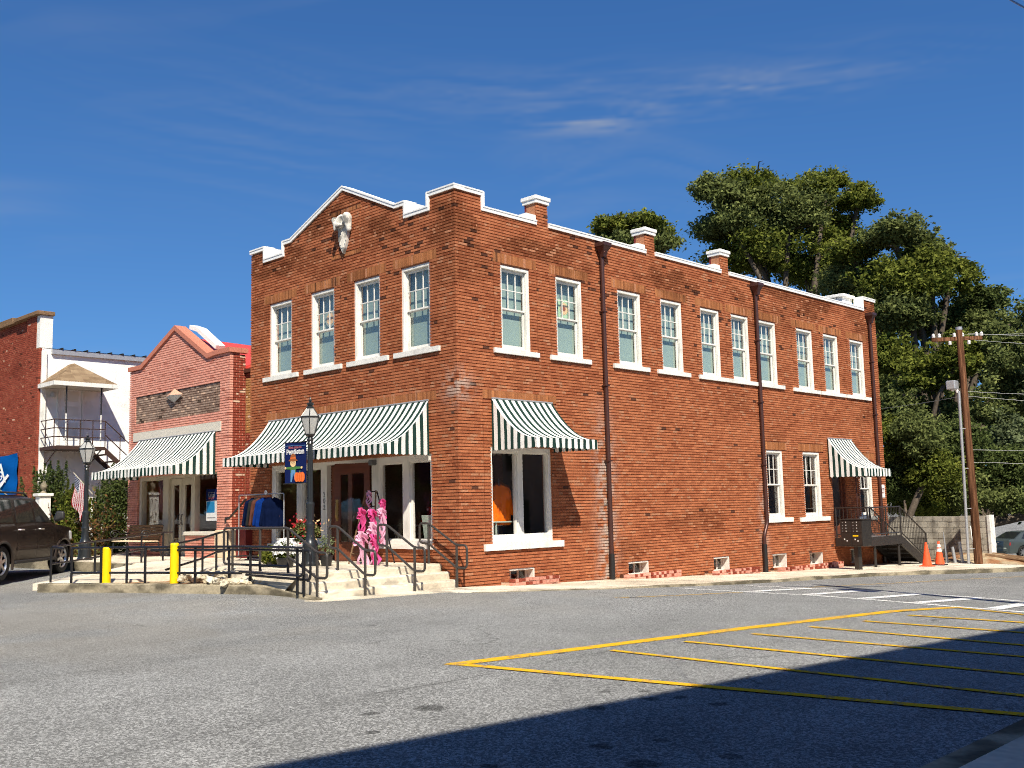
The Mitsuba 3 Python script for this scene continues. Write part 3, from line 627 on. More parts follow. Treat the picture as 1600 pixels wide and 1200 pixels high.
# basement lights with white splayed reveals
for i, (a, b, c, d) in enumerate(BAS):
    m = MB(); B = lambda m, *q: wbox(m, *SO, *q)
    B(m, a, b, d-.035, d, -.30, -.025); B(m, b-.03, b, c, d-.035, -.30, -.024); B(m, a, a+.02, c, d-.035, -.30, -.06)
    B(m, a+.02, b-.03, c, c+.03, -.30, -.20); B(m, a+.02, b-.03, d-.065, d-.035, -.25, -.215)
    for t in (.0, .30, .62, .965): B(m, a+.02+t*(b-a-.07), a+.045+t*(b-a-.07), c+.03, d-.065, -.25, -.215)
    k = part(BLD, 'basement_window', m, 'white_paint')
    part(k, 'pane', sheet_glass(SO, a+.03, b-.03, c+.03, d-.06, -.235), 'pane_glass')
    m = MB(); B(m, a-.1, b+.1, c-.1, d+.1, -.62, -.60); part(k, 'dark_back', m, 'interior_dark')
# big display window on the side
u0, u1, z0, z1 = BIG; m = MB(); B = lambda m, *q: wbox(m, *SO, *q); um = 1.86
for q in ((u0, u0+.07, z0, z1), (u1-.09, u1, z0, z1), (u0+.07, u1-.09, z1-.10, z1), (u0+.07, u1-.09, z0, z0+.15), (um-.085, um+.085, z0+.15, z1-.10)): B(m, *q, -.20, -.045)
for p, q in ((u0+.07, um-.085), (um+.085, u1-.09)):
    for a in ((p, p+.03, z0+.15, z1-.1), (q-.03, q, z0+.15, z1-.1), (p+.03, q-.03, z1-.13, z1-.1), (p+.03, q-.03, z0+.15, z0+.18)): B(m, *a, -.16, -.075)
dw = part(BLD, 'display_window', m, 'white_paint')
for p, q in ((u0+.1, um-.115), (um+.115, u1-.12)): part(dw, 'pane', sheet_glass(SO, p, q, z0+.18, z1-.13, -.12), 'pane_glass')
m = MB(); B(m, *lsill[0][:2], lsill[0][2], lsill[0][3]-.001, -.22, .055); part(dw, 'sill', m, 'white_paint')
# shop front
m = MB(); B = lambda m, *q: wbox(m, *FO, *q)
ZT = 2.74
for q in ((-6.95, -6.76, .82, ZT), (-5.86, -5.64, .82, ZT), (-4.86, -4.62, .455, ZT), (-2.92, -2.63, .455, ZT), (-1.85, -1.62, .82, ZT), (-.92, -.84, .82, ZT)): B(m, *q, -.20, -.05)
for p, q in ((-6.76, -5.86), (-5.64, -4.86), (-2.63, -1.85), (-1.62, -.92)): B(m, p, q, 2.60, ZT, -.20, -.05); B(m, p, q, .82, .92, -.20, -.05)
B(m, -4.62, -2.92, 2.66, ZT, -.2, -.05)
for p, q in ((-6.76, -5.86), (-5.64, -4.86), (-2.63, -1.85), (-1.62, -.92)):
    for a in ((p, p+.03, .92, 2.6), (q-.03, q, .92, 2.6), (p+.03, q-.03, 2.57, 2.6), (p+.03, q-.03, .92, .95)): B(m, *a, -.15, -.08)
sf = part(BLD, 'shop_front_frame', m, 'white_paint')
for p, q in ((-6.73, -5.89), (-5.61, -4.89), (-2.60, -1.88), (-1.59, -.95)): part(sf, 'pane', sheet_glass(FO, p, q, .95, 2.57, -.11), 'pane_glass')
m = MB(); B(m, -6.99, -4.60, .741, .819, -.2, .05); B(m, -2.94, -.80, .741, .819, -.2, .05); part(sf, 'sill', m, 'white_paint')
for i, t in enumerate('102'):
    q = meshkit.text_mesh(t, .105, .004, True); m = MB(); m.add(np.column_stack([q.vertices[:, 0]-4.775, -.0+.05-q.vertices[:, 2]-.0, q.vertices[:, 1]+1.93-i*.155]), q.faces)
    part(sf, 'house_number', m, 'black_iron')
def door_leaf(o, U, w, h, hand):
    U = np.array(U, float); N = np.cross(U, [0, 0, 1]); F = (o, U, N)
    m = MB(); B = lambda *q: wbox(m, *F, *q)
    B(0, .14, 0, h, -.045, 0); B(w-.14, w, 0, h, -.045, 0); B(.14, w-.14, h-.20, h, -.045, 0); B(.14, w-.14, 0, .38, -.045, 0)
    B(.14, w-.14, .38, .41, -.035, -.01); B(.14, w-.14, h-.23, h-.20, -.035, -.01)
    k = part(BLD, 'entrance_door', m, 'mahogany')
    part(k, 'pane', sheet_glass(F, .14, w-.14, .41, h-.23, -.022), 'pane_glass')
    if hand is not None:
        m = MB(); c = np.array(o, float)+U*hand
        for z in (.95, 1.27): m.tube([c+[0, 0, z], c+[0, 0, z]+N*.05], .012)
        m.tube(fillet([c+[0, 0, 1.27]+N*.05, c+[0, 0, 1.2]+N*.075, c+[0, 0, 1.0]+N*.075, c+[0, 0, .95]+N*.05], .03), .013); m.prism(sbox(-.03, .88, .03, 1.36), c, U, (0, 0, 1), .001, .008)
        part(k, 'handle', m, 'brass', smooth=40)
    return k
door_leaf((-4.60, .16, .475), (1, 0, 0), .80, 2.17, None)
hx, hy = -2.96, .02; ang = math.radians(180+28)
ux, uy = math.cos(ang), math.sin(ang)
fx, fy = hx+ux*.86, hy+uy*.86
door_leaf((fx, fy, .475), (-ux, -uy, 0), .86, 2.17, .06)
m = MB(); m.box(-4.62, -2.92, -.02, .3, .44, .472); part(BLD, 'threshold', m, 'black_iron')
m = MB(); m.rbox(-2.86, -2.74, -.10, .05, 2.58, 2.70, .01); part(BLD, 'door_lamp', m, 'grey_metal')
# rear side door and its red-brown panel
m = MB(); wbox(m, *SO, 16.02, 16.09, .41, 2.62, -.2, -.05); wbox(m, *SO, 16.93, 17.0, .41, 2.62, -.2, -.05); wbox(m, *SO, 16.09, 16.93, 2.55, 2.62, -.2, -.05); k = part(BLD, 'rear_door_frame', m, 'mahogany')
m = MB()
for q in ((16.09, 16.21, .43, 2.54), (16.81, 16.93, .43, 2.54), (16.21, 16.81, 2.38, 2.54), (16.21, 16.81, .43, .75)): wbox(m, *SO, *q, -.16, -.12)
k = part(BLD, 'rear_door', m, 'mahogany'); part(k, 'pane', sheet_glass(SO, 16.21, 16.81, .75, 2.38, -.14), 'pane_glass')
# carved head over a pointed shield on the gable
cx, cz = -3.80, 8.12
m = MB(); sh_ = Polygon([(-.20, .18), (-.17, -.10), (-.12, -.30), (0, -.52), (.12, -.30), (.17, -.10), (.20, .18)]); m.prism(sh_, (cx, -.004, cz), (1, 0, 0), (0, 0, 1), -.0, .075)
for x in np.linspace(-.13, .13, 6): m.rbox(cx+x-.014, cx+x+.014, -.095, -.07, cz-.42+abs(x)*1.5, cz+.16, .006)
head = m3.Manifold.batch_hull([m3.Manifold.sphere(1, 20).scale((.17, .13, .16)).translate((cx, -.10, cz+.26)), m3.Manifold.sphere(1, 20).scale((.10, .09, .09)).translate((cx-.03, -.22, cz+.16))])
beak = m3.Manifold.batch_hull([m3.Manifold.sphere(.055, 12).translate((cx-.04, -.27, cz+.17)), m3.Manifold.sphere(.02, 8).translate((cx-.05, -.27, cz+.02))])
wing = m3.Manifold.batch_hull([m3.Manifold.sphere(1, 16).scale((.09, .13, .13)).translate((cx+.20, -.10, cz+.31)), m3.Manifold.sphere(.06, 10).translate((cx+.25, -.08, cz+.02))])
wing2 = m3.Manifold.batch_hull([m3.Manifold.sphere(1, 16).scale((.06, .12, .09)).translate((cx-.24, -.10, cz+.31)), m3.Manifold.sphere(.04, 10).translate((cx-.22, -.08, cz+.12))])
sock = m3.Manifold.sphere(1, 16).scale((.085, .14, .12)).translate((cx+.09, -.24, cz+.25)); sock2 = m3.Manifold.sphere(1, 16).scale((.07, .12, .10)).translate((cx-.15, -.22, cz+.24))
hd = (head+beak+wing+wing2-sock-sock2).refine_to_length(.03); m.mesh(hd)
v, f, _ = m.arr(); v = v+(meshkit.fbm(v*22, 2)[:, None]-.5)*.012*np.array([1, 0, 1])
k = part(BLD, 'carved_ornament', MB().add(v, f), 'old_shaded_plaster', smooth=35, label='white carved head above a pointed shield on the gable')
# downpipes with copper hoppers
def downpipe(y, zb, jog=None, zblack=.5):
    pts = [(.085, y, 7.62)]+([(.085, y, jog[1]+.35), (.085, y+jog[0], jog[1])] if jog else [])+[(.085, y+(jog[0] if jog else 0), zblack)]
    k = part(BLD, 'downpipe', MB().tube(fillet(pts, .12), .052, 12), 'copper_pipe', smooth=40)
    yb = y+(jog[0] if jog else 0); part(k, 'iron_boot', MB().tube([(.085, yb, zb), (.085, yb, zblack+.02)], .066, 12), 'black_iron', smooth=40)
    m = MB(); prof = [(.06, 7.55), (.075, 7.62), (.10, 7.70), (.155, 7.80), (.175, 7.82), (.175, 7.90), (.15, 7.90)]
    m.lathe([(r*1.25, z) for r, z in prof], (.13, y, 0), 4); v, f, _ = m.arr(); c = np.array([.13, y]); a = PI/4; d = v[:, :2]-c; v[:, :2] = c+d@np.array([[math.cos(a), -math.sin(a)], [math.sin(a), math.cos(a)]])
    m = MB().add(v, f); m.box(.02, .24, y-.18, y+.18, 7.80, 7.83); part(k, 'hopper', m, 'copper_pipe')
    for z in (6.2, 4.4, 2.6): part(k, 'strap', MB().rbox(.0, .15, y-.07, y+.07, z, z+.03, .005), 'copper_pipe')
downpipe(4.78, -.2, None, .42); downpipe(11.84, -.45, (-.20, .62), .36); downpipe(19.22, -.6, None, .2)

# ---------------------------------------------------------------- striped awnings
def awning(F, u0, u1, zt, zf, zb, proj, label, period=.195, u0f=None, u1f=None, ctrl=(.50, .02)):
    o, U, N = (np.asarray(q, float) for q in F); V = np.array([0, 0, 1.0]); u0f = u0 if u0f is None else u0f; u1f = u1 if u1f is None else u1f
    k = thing('striped_awning', label, 'awning', None)
    ns = max(2, int(round((u1-u0)/period*6))); us = np.linspace(0, 1, ns+1); ts = np.linspace(0, 1, 15)
    P0, P2 = np.array([.04, zt]), np.array([proj, zf]); C = np.array([proj*ctrl[0], zf+ctrl[1]*(zt-zf)])
    cur = np.array([(1-t)**2*P0+2*t*(1-t)*C+t*t*P2 for t in ts])
    def pt(s, d, z):
        t = (d-.04)/(proj-.04); a, b = u0+(u0f-u0)*t, u1+(u1f-u1)*t
        return o+U*(a+(b-a)*s)+N*d+V*z
    v, uv = [], []
    for s in us:
        sag = .014*math.sin(s*(u1-u0)/.97*PI)**2+.010*(float(meshkit.noise(np.array([s*(u1-u0)*2.3, u0, 3.])))-.5)+.006*math.sin(s*(u1-u0)*9.1+u0)
        for t, (d, z) in zip(ts, cur): v.append(pt(s, d, z-sag*math.sin(PI*t))); uv.append((s*(u1-u0)/period, t))
    m = len(ts); f = [[i*m+j, (i+1)*m+j, (i+1)*m+j+1, i*m+j+1] for i in range(ns) for j in range(m-1)]
    part(k, 'canopy', MB().add(v, f, np.array(uv)), 'awning_cloth', smooth=True, uv=True)
    v, uv = [], []
    for s in us:
        x = s*(u1-u0)/period; sc = .030*(1-abs(math.sin(PI*(x*2))))
        fl = .010*math.sin(x*2.3)+.006*math.sin(x*7)
        v += [pt(s, proj, zf), pt(s, proj+fl*.6, (zf+zb)/2), pt(s, proj+fl, zb+sc)]; uv += [(x, 0)]*3
    f = [[i*3+j, (i+1)*3+j, (i+1)*3+j+1, i*3+j+1] for i in range(ns) for j in range(2)]
    part(k, 'valance', MB().add(v, f, np.array(uv)), 'awning_cloth', smooth=True, uv=True)
    for s in (0, 1):
        nd = int(proj/period*6); v, uv = [], []
        for d in np.linspace(.04, proj, nd+1):
            z = np.interp(d, cur[:, 0], cur[:, 1]); x = (proj-d)/period+.27; sc = .030*(1-abs(math.sin(PI*x*2)))
            fl = .012*math.sin(d*6)
            for q in (z, z*.5+(zb+sc)*.5, zb+sc): v.append(pt(s, d, q)+U*fl*(q < z-.05)); uv.append((x, 0))
        f = [[i*3+j, (i+1)*3+j, (i+1)*3+j+1, i*3+j+1] for i in range(nd) for j in range(2)]
        part(k, 'side_panel', MB().add(v, f, np.array(uv)), 'awning_cloth', smooth=True, uv=True)
    mb = MB(); 
    mb.tube([pt(0, .045, zt+.012), pt(1, .045, zt+.012)], .018); mb.tube([pt(0, proj-.02, zf-.02), pt(1, proj-.02, zf-.02)], .014)
    for s in (0.02, .98): mb.tube([pt(s, .05, zb+.10), pt(s, proj-.02, zf-.03)], .012); mb.tube([pt(s, .05, zb+.10), pt(s, .05, zt)], .012)
    part(k, 'frame', mb, 'galvanised', smooth=40)
    return k
awning(FO, -6.96, -.86, 3.86, 2.915, 2.695, 1.32, 'long green and white striped awning over the corner shop front', u0f=-6.98)
awning(SO, .95, 2.88, 3.88, 2.98, 2.765, 1.31, 'green and white striped awning over the display window round the corner')
awning(SO, 15.80, 17.44, 3.50, 2.52, 2.27, 1.22, 'small green and white striped awning over the rear side door', period=.185, u1f=17.6)

# ---------------------------------------------------------------- handrails
def rail(key, name, pts, r, mat, fr=.10, n=8): return part(key, name, MB().tube(fillet(pts, fr), r, n), mat, smooth=40)
def step_rail(y, label, xt=-.80, xb=.05, zg=-.02, ext=.28, left=None):
    k = thing('step_handrail', label, 'handrail', 'handrails on the entrance steps')
    zt = Z0+.83; zl = zg+.86; mid = .40
    top = [(xt, y, zt), (xb, y, zl)]
    xl = xt-ext if left is None else left
    # one loop of tube: back along the landing, down the slope, rounded nose and return lower rail
    loop = [(xt-.02, y, zt-mid-.02), (xl, y, zt-mid if left is None else Z0+.12), (xl, y, zt), (xt, y, zt), (xb, y, zl), (xb+.30, y, zl), (xb+.30, y, zl-mid-.05), (xb, y, zl-mid-.05), (xt, y, zt-mid-.02)]
    if left is not None: loop[0] = (xt, y, Z0+.12); loop[-1] = (xt, y, Z0+.30)
    rail(k, 'rail', loop, .024, 'bronze_rail', .09)
    for x, zz, zb_ in [(xt, zt, Z0-.01), (xb, zl, zg-.05)]+([(-3.0+.0, zt, Z0-.01), (-2.0, zt, Z0-.01)] if left is not None else []):
        part(k, 'post', MB().tube([(x, y, zb_), (x, y, zz-.005)], .026, 8), 'bronze_rail', smooth=40)
    return k
step_rail(-.14, 'dark metal handrail beside the brick corner, nearest the side wall')
step_rail(-1.25, 'dark metal handrail in the middle of the entrance steps, in front of the ribbon ladder')
step_rail(-2.45, 'dark metal handrail on the entrance steps in front of the open door')
step_rail(-3.40, 'long dark metal handrail along the landing, in front of the flowers', xt=-1.05, xb=-.12, left=-3.33)
# black guard rail along the island kerb, level and doubled at its right end
k = thing('ramp_guard_rail', 'long level black guard rail along the island kerb behind the yellow bollards', 'guard rail')
gz = [(-6.2, -5.25), (-5.55, -4.92), (-4.98, -4.64), (-4.55, -4.46), (-3.83, -4.10), (-3.42, -3.98), (-2.62, -3.70), (-2.08, -3.56), (-.42, -3.62)]
ga = np.array([q[:2] for q in gz]); zt = .94
lo = .46
pth = [(-6.2, -5.25), (-4.75, -4.54), (-2.3, -3.62), (-.28, -3.66)]
rail(k, 'top_rail', [(*q, zt) for q in pth]+[(-.18, -3.66, zt), (-.18, -3.66, lo-.02), (-2.3, -3.66, lo)], .024, 'rail_black', .10)
rail(k, 'lower_rail', [(*q, lo-.03) for q in pth[:3]], .022, 'rail_black', .05)
for x, y in ga: part(k, 'post', MB().tube([(x, y, .1), (x, y, zt-.01)], .027, 8), 'rail_black', smooth=40)
k = thing('ramp_guard_rail', 'short doubled black rail behind the right end of the island guard rail', 'guard rail')
rail(k, 'rail', [(-4.4, -4.42, zt-.06), (-2.2, -3.58, zt-.06), (-.10, -3.56, zt-.06), (-.10, -3.56, lo-.10), (-2.2, -3.58, lo-.06)], .024, 'rail_black', .10)
part(k, 'post', MB().tube([(-.30, -3.56, .05), (-.30, -3.56, zt-.07)], .027, 8), 'rail_black', smooth=40)
k = thing('ramp_handrail', 'sloping black handrail on the far side of the ramp, nearest the bench', 'handrail')
A = [(-7.0, -5.35, .24), (-7.9, -4.0, .30), (-9.0, -2.35, .38), (-9.45, -1.55, .42)]
rail(k, 'top_rail', [(-6.5, -5.30, .93)]+[(x, y, z+.72) for x, y, z in A]+[(-9.75, -1.15, 1.14)], .023, 'rail_black', .08)
rail(k, 'lower_rail', [(x, y, z+.36) for x, y, z in A], .02, 'rail_black', .05)
for x, y, z in A: part(k, 'post', MB().tube([(x, y, z-.1), (x, y, z+.71)], .025, 8), 'rail_black', smooth=40)
k = thing('ramp_handrail', 'sloping black handrail with a squared loop on the near side of the ramp', 'handrail')
Bq = [(-4.1, -4.0, .20), (-4.35, -3.3, .28), (-4.75, -2.75, .36)]
rail(k, 'rail', [(-3.9, -4.35, .93)]+[(x, y, z+.80) for x, y, z in Bq]+[(-4.85, -2.42, 1.20), (-4.85, -2.42, .78), (-4.75, -2.75, .76), (-4.35, -3.3, .66), (-3.9, -4.35, .50)], .023, 'rail_black', .07)
for x, y, z in Bq[1:]: part(k, 'post', MB().tube([(x, y, z-.15), (x, y, z+.79)], .025, 8), 'rail_black', smooth=40)

for (x, y, h), lb in (((-5.42, -4.86, .95), 'yellow steel bollard nearest the dark parked vehicle'), ((-3.84, -4.20, 1.02), 'yellow steel bollard beside the near ramp handrail')):
    k = thing('bollard', lb, 'bollard', 'yellow bollards at the ramp')
    prof = [(.0, .1), (.085, .1), (.085, h-.03), (.08, h-.012), (.065, h), (.0, h+.002)]
    part(k, 'post', MB().lathe(prof, (x, y, 0), 24), 'safety_yellow', smooth=40); part(k, 'base_ring', MB().lathe([(.085, .2), (.105, .2), (.105, .226), (.085, .228)], (x, y, 0), 24), 'old_concrete', smooth=40)
# pale rocks heaped in the planting bed
base_rock = trimesh.creation.icosphere(1)
rk = np.random.default_rng(5)
for i in range(78):
    t = rk.random(); s = rk.uniform(.055, .125); c = np.array([-4.15+t*2.35, -3.55-.02*t+rk.normal()*.26, 0]); c[2] = .24+.16*math.exp(-((t-.3)/.3)**2)*max(0, 1-abs(rk.normal())*.5)+.01*(i % 3)
    if c[1] < -3.62-.0*t and t > .75: c[1] = -3.45
    v = base_rock.vertices*(1+.22*rk.normal(size=(len(base_rock.vertices), 1)))*np.array([s, s*rk.uniform(.6, .95), s*rk.uniform(.5, .8)]); a = rk.uniform(0, 6.3)
    v = v@np.array([[math.cos(a), -math.sin(a), 0], [math.sin(a), math.cos(a), 0], [0, 0, 1]]).T+c
    solo('pale_rock', 'cream coloured rock heaped behind the kerb rail', 'rock', MB().add(v, base_rock.faces, (rk.random(), 0)), 'pale_stone', uv=True, group='pale rocks in the planting bed')

# ---------------------------------------------------------------- street lamps
def street_lamp(x, y, z, H, label):
    k = thing('street_lamp', label, 'street lamp', 'lantern street lamps')
    zb = H-.98
    part(k, 'base', MB().lathe([(.0, 0), (.20, 0), (.20, .05), (.185, .07), (.17, .12), (.165, .42), (.135, .50), (.10, .58), (.085, .80), (.10, .84), (.10, .88), (.082, .92), (.082, 1.22), (.095, 1.25), (.095, 1.29), (.062, 1.33)], (x, y, z), 20), 'lamp_paint', smooth=35)
    fl = MB(); n = 24; a = np.arange(n)*2*PI/n; rr = .058+.004*np.cos(12*a)
    v = [(x+r*math.cos(t), y+r*math.sin(t), z+q) for q in (1.32, zb) for r, t in zip(rr*(1 if q < 2 else .86), a)]
    fl.add(v, [[i, (i+1) % n, n+(i+1) % n, n+i] for i in range(n)]); part(k, 'pole', fl, 'lamp_paint', smooth=60)
    part(k, 'collar', MB().lathe([(.05, zb-.03), (.07, zb), (.055, zb+.04), (.075, zb+.08), (.05, zb+.13), (.10, zb+.17), (.11, zb+.19), (0, zb+.19)], (x, y, z), 16), 'lamp_paint', smooth=40)
    q0, q1, q2, q3 = zb+.19, zb+.56, zb+.82, zb+.98
    r0, r1 = .105, .215; g = MB(); fr = MB(); rot = .35
    ring = lambda r, h, n=6: [np.array([x+r*math.cos(rot+i*2*PI/n), y+r*math.sin(rot+i*2*PI/n), z+h]) for i in range(n)]
    R0, R1, R2 = ring(r0, q0), ring(r1, q1), ring(.07, q2-.06)
    lk = part(k, 'lantern_frame', (lambda m: ([m.tube([R0[i], R1[i]], .011, 6) for i in range(6)], [m.tube([R1[i], R1[(i+1) % 6]], .017, 6) for i in range(6)], [m.tube([R0[i], R0[(i+1) % 6]], .012, 6) for i in range(6)], [m.tube([R1[i], R2[i]], .011, 6) for i in range(6)]) and m)(MB()), 'lamp_paint', smooth=40)
    for i in range(6):
        j = (i+1) % 6; part(lk, 'pane', MB().add([R0[i], R0[j], R1[j], R1[i]], [[0, 1, 2, 3]]), 'frosted_glass'); part(lk, 'roof_pane', MB().add([R1[i], R1[j], R2[j], R2[i]], [[0, 1, 2, 3]]), 'frosted_glass')
    part(k, 'finial', MB().lathe([(.085, q2-.075), (.09, q2-.05), (.05, q2-.02), (.075, q2+.01), (.08, q2+.03), (.035, q2+.055), (.022, q2+.07), (.04, q2+.09), (.018, q2+.115), (.010, q3), (0, q3+.02)], (x, y, z), 14), 'lamp_paint', smooth=40)
    return k
street_lamp(-12.35, -2.30, .42, 3.42, 'black lantern street lamp by the parked dark vehicle and white wall')
street_lamp(-2.75, -1.72, Z0, 3.54, 'black lantern street lamp carrying the town banner')
# town banner hung on the second lamp
k = thing('street_banner', 'navy street banner with a scarecrow and a pumpkin on the lamp post', 'banner')
bu = np.array([.985, .10, 0]); bu /= np.linalg.norm(bu); bo = np.array([-3.575, -1.80, 2.20]); bn = np.cross(bu, [0, 0, 1]); BWd, BHt = .70, .86
v = [bo+bu*(i/8*BWd)+np.array([0, 0, j/8*BHt])+bn*.006*math.sin(i*.9) for i in range(9) for j in range(9)]
m = MB().add(v, [[i*9+j, (i+1)*9+j, (i+1)*9+j+1, i*9+j+1] for i in range(8) for j in range(8)]); v2 = [q-bn*.004 for q in v]; m.add(v2, [[i*9+j, i*9+j+1, (i+1)*9+j+1, (i+1)*9+j] for i in range(8) for j in range(8)])
part(k, 'cloth', m, 'banner_navy', smooth=True)
def pr(poly, mat, nm, lv): part(k, nm, MB().prism(poly, bo, bu, (0, 0, 1), .010+.002*lv, .0115+.002*lv), mat)
def ptext(s, h, u, w, mat, nm, bold=True, wmax=None):
    q = meshkit.text_mesh(s, h, .0015, bold); e = np.array(q.vertices); sc = 1 if wmax is None else wmax/(e[:, 0].max()-e[:, 0].min()); e[:, 0] = (e[:, 0]-e[:, 0].min())*sc
    part(k, nm, MB().add(bo+bu*(u+e[:, :1])+np.array([0, 0, 1.0])*(w+e[:, 1:2])+bn*(.012+e[:, 2:3]), q.faces), mat)
ptext('Welcome to', .05, .13, .735, 'print_pink', 'small_lettering', False, .42); ptext('Pendleton', .105, .07, .615, 'print_white', 'town_lettering', True, .57)
pr(LineString([(.03, .80), (.67, .79)]).buffer(.004), 'print_denim', 'border_line', 0)
pr(Polygon([(.20, .02), (.24, .02), (.29, .22), (.33, .05), (.38, .05), (.36, .29), (.20, .29)]), 'print_denim', 'scarecrow_overalls', 0)
pr(Polygon([(.20, .22), (.20, .29), (.06, .30), (.06, .345), (.36, .35), (.53, .34), (.53, .30), (.37, .29), (.37, .22)]).difference(Polygon([(.22, .1), (.22, .28), (.35, .28), (.35, .1)])), 'print_green', 'scarecrow_shirt', 1)
for q in ((.03, .325), (.56, .32)): pr(Point(*q).buffer(.028), 'print_tan', 'scarecrow_glove', 1)
pr(affinity.scale(Point(.285, .43).buffer(.095), 1, .95), 'print_tan', 'scarecrow_face', 2); pr(Polygon([(.13, .475), (.18, .50), (.22, .60), (.29, .635), (.36, .60), (.39, .50), (.45, .475), (.29, .455)]), 'print_brown', 'scarecrow_hat', 3)
pr(Polygon([(.20, .52), (.385, .52), (.38, .545), (.205, .545)]), 'print_orange', 'hat_band', 4)
for q in ((.25, .435), (.32, .435)): pr(Point(*q).buffer(.012), 'print_black', 'scarecrow_eye', 3)
pr(Polygon([(.285, .43), (.27, .40), (.30, .40)]), 'print_brown', 'scarecrow_nose', 3)
pk = unary_union([affinity.scale(Point(.50+dx, .12).buffer(.105), .75, 1) for dx in (-.09, 0, .09)]); pr(pk, 'print_orange', 'pumpkin', 4)
for dx in (-.075, .0, .075): pr(affinity.scale(Point(.5+dx, .12).buffer(.1), .06, 1), 'print_orange_dark', 'pumpkin_rib', 5)
pr(Polygon([(.485, .22), (.52, .22), (.53, .255), (.50, .255)]), 'print_green', 'pumpkin_stem', 5)
m = MB(); 
for z in (BHt+.01, -.01): m.tube([bo+[0, 0, z]-bu*.05, np.array([-2.75, -1.72, 2.20+z])], .010)
part(k, 'bracket_arm', m, 'black_iron', smooth=40)

# ---------------------------------------------------------------- things on the landing
k = thing('garment_rail', 'silver wheeled garment rail on the landing left of the shop windows', 'clothes rail')
gx0, gx1, gy = -7.0, -5.05, -.85; part(k, 'frame', MB().tube(fillet([(gx0, gy, Z0+.10), (gx0, gy, 2.02), (gx1, gy, 2.02), (gx1, gy, Z0+.10)], .04), .014, 8), 'galvanised', smooth=40)
for x in (gx0, gx1):
    part(k, 'foot', MB().tube([(x, gy-.28, Z0+.09), (x, gy+.28, Z0+.09)], .014), 'galvanised', smooth=40)
    for dy in (-.28, .28): part(k, 'caster', MB().lathe([(0, -.015), (.04, -.015), (.045, 0), (.04, .015), (0, .015)], (x, gy+dy, Z0+.045), 12, 'x'), 'black_iron', smooth=40)
m = MB(); m.box(gx0, gx1, gy-.16, gy+.16, Z0+.10, Z0+.115); part(k, 'shelf', m, 'black_iron')
part(k, 'tag_ring', MB().lathe([(.02, -.006), (.05, -.008), (.055, 0), (.05, .008), (.02, .006), (.02, -.006)], (-5.78, gy-.02, 2.06), 16, 'y'), 'print_white', smooth=40)
def garment(x, mat, label, w=.25, L=.66, z=1.93, rot=0.0, dx=.055, y=gy):
    """a shirt on a hanger: body, two hanging sleeves and a collar in one mesh; it hangs at right angles to the bar, turned by rot"""
    k = thing('hanging_jacket', label, 'jacket', 'jackets on the garment rail')
    body = [m3.Manifold.batch_hull([m3.Manifold.sphere(.035, 10).translate((0, s*.05, -.02)), m3.Manifold.sphere(.035, 10).translate((0, s*w*.78, -.09)), m3.Manifold.sphere(.05, 10).translate((0, s*w*.80, -L)), m3.Manifold.sphere(.05, 10).translate((0, 0, -L)), m3.Manifold.sphere(.045, 10).translate((0, 0, -.08))]) for s in (-1, 1)]
    slv = [m3.Manifold.batch_hull([m3.Manifold.sphere(.05, 10).translate((0, s*w*.80, -.12)), m3.Manifold.sphere(.042, 10).translate((0.01, s*w*1.12, -.62))]) for s in (-1, 1)]
    q = m3.Manifold.batch_boolean(body+slv, m3.OpType.Add).refine_to_length(.045).to_mesh(); v = q.vert_properties[:, :3].astype(float); v[:, 0] += .022*np.sin(v[:, 1]*38)*np.clip(-v[:, 2]*1.8, 0, 1)+(meshkit.noise(v*9+x*7)-.5)*.03
    c, s_ = math.cos(rot), math.sin(rot); v = v@np.array([[c, -s_, 0], [s_, c, 0], [0, 0, 1]]).T+np.array([x, y, z])
    part(k, 'cloth', MB().add(v, q.tri_verts), mat, smooth=50)
    part(k, 'hanger', MB().tube(fillet([(x, y, z), (x, y, z+.07), (x+.02*s_, y+.02, z+.10), (x, y, z+.12)], .02), .004, 6), 'galvanised')
for i, (x, mt, lb, r) in enumerate(((-6.28, 'navy_cloth', 'navy jacket at the left end of the hanging row', -.35), (-6.12, 'print_black', 'black jacket second from the left on the rail', -.3), (-5.98, 'brown_cloth', 'brown jacket between the dark and blue ones on the rail', -.35), (-5.80, 'blue_cloth', 'bright blue jacket hanging broadside on the rail', -.75), (-5.52, 'navy_cloth', 'dark blue jacket at the right end of the hanging row', -.9))): garment(x, mt, lb, rot=r)
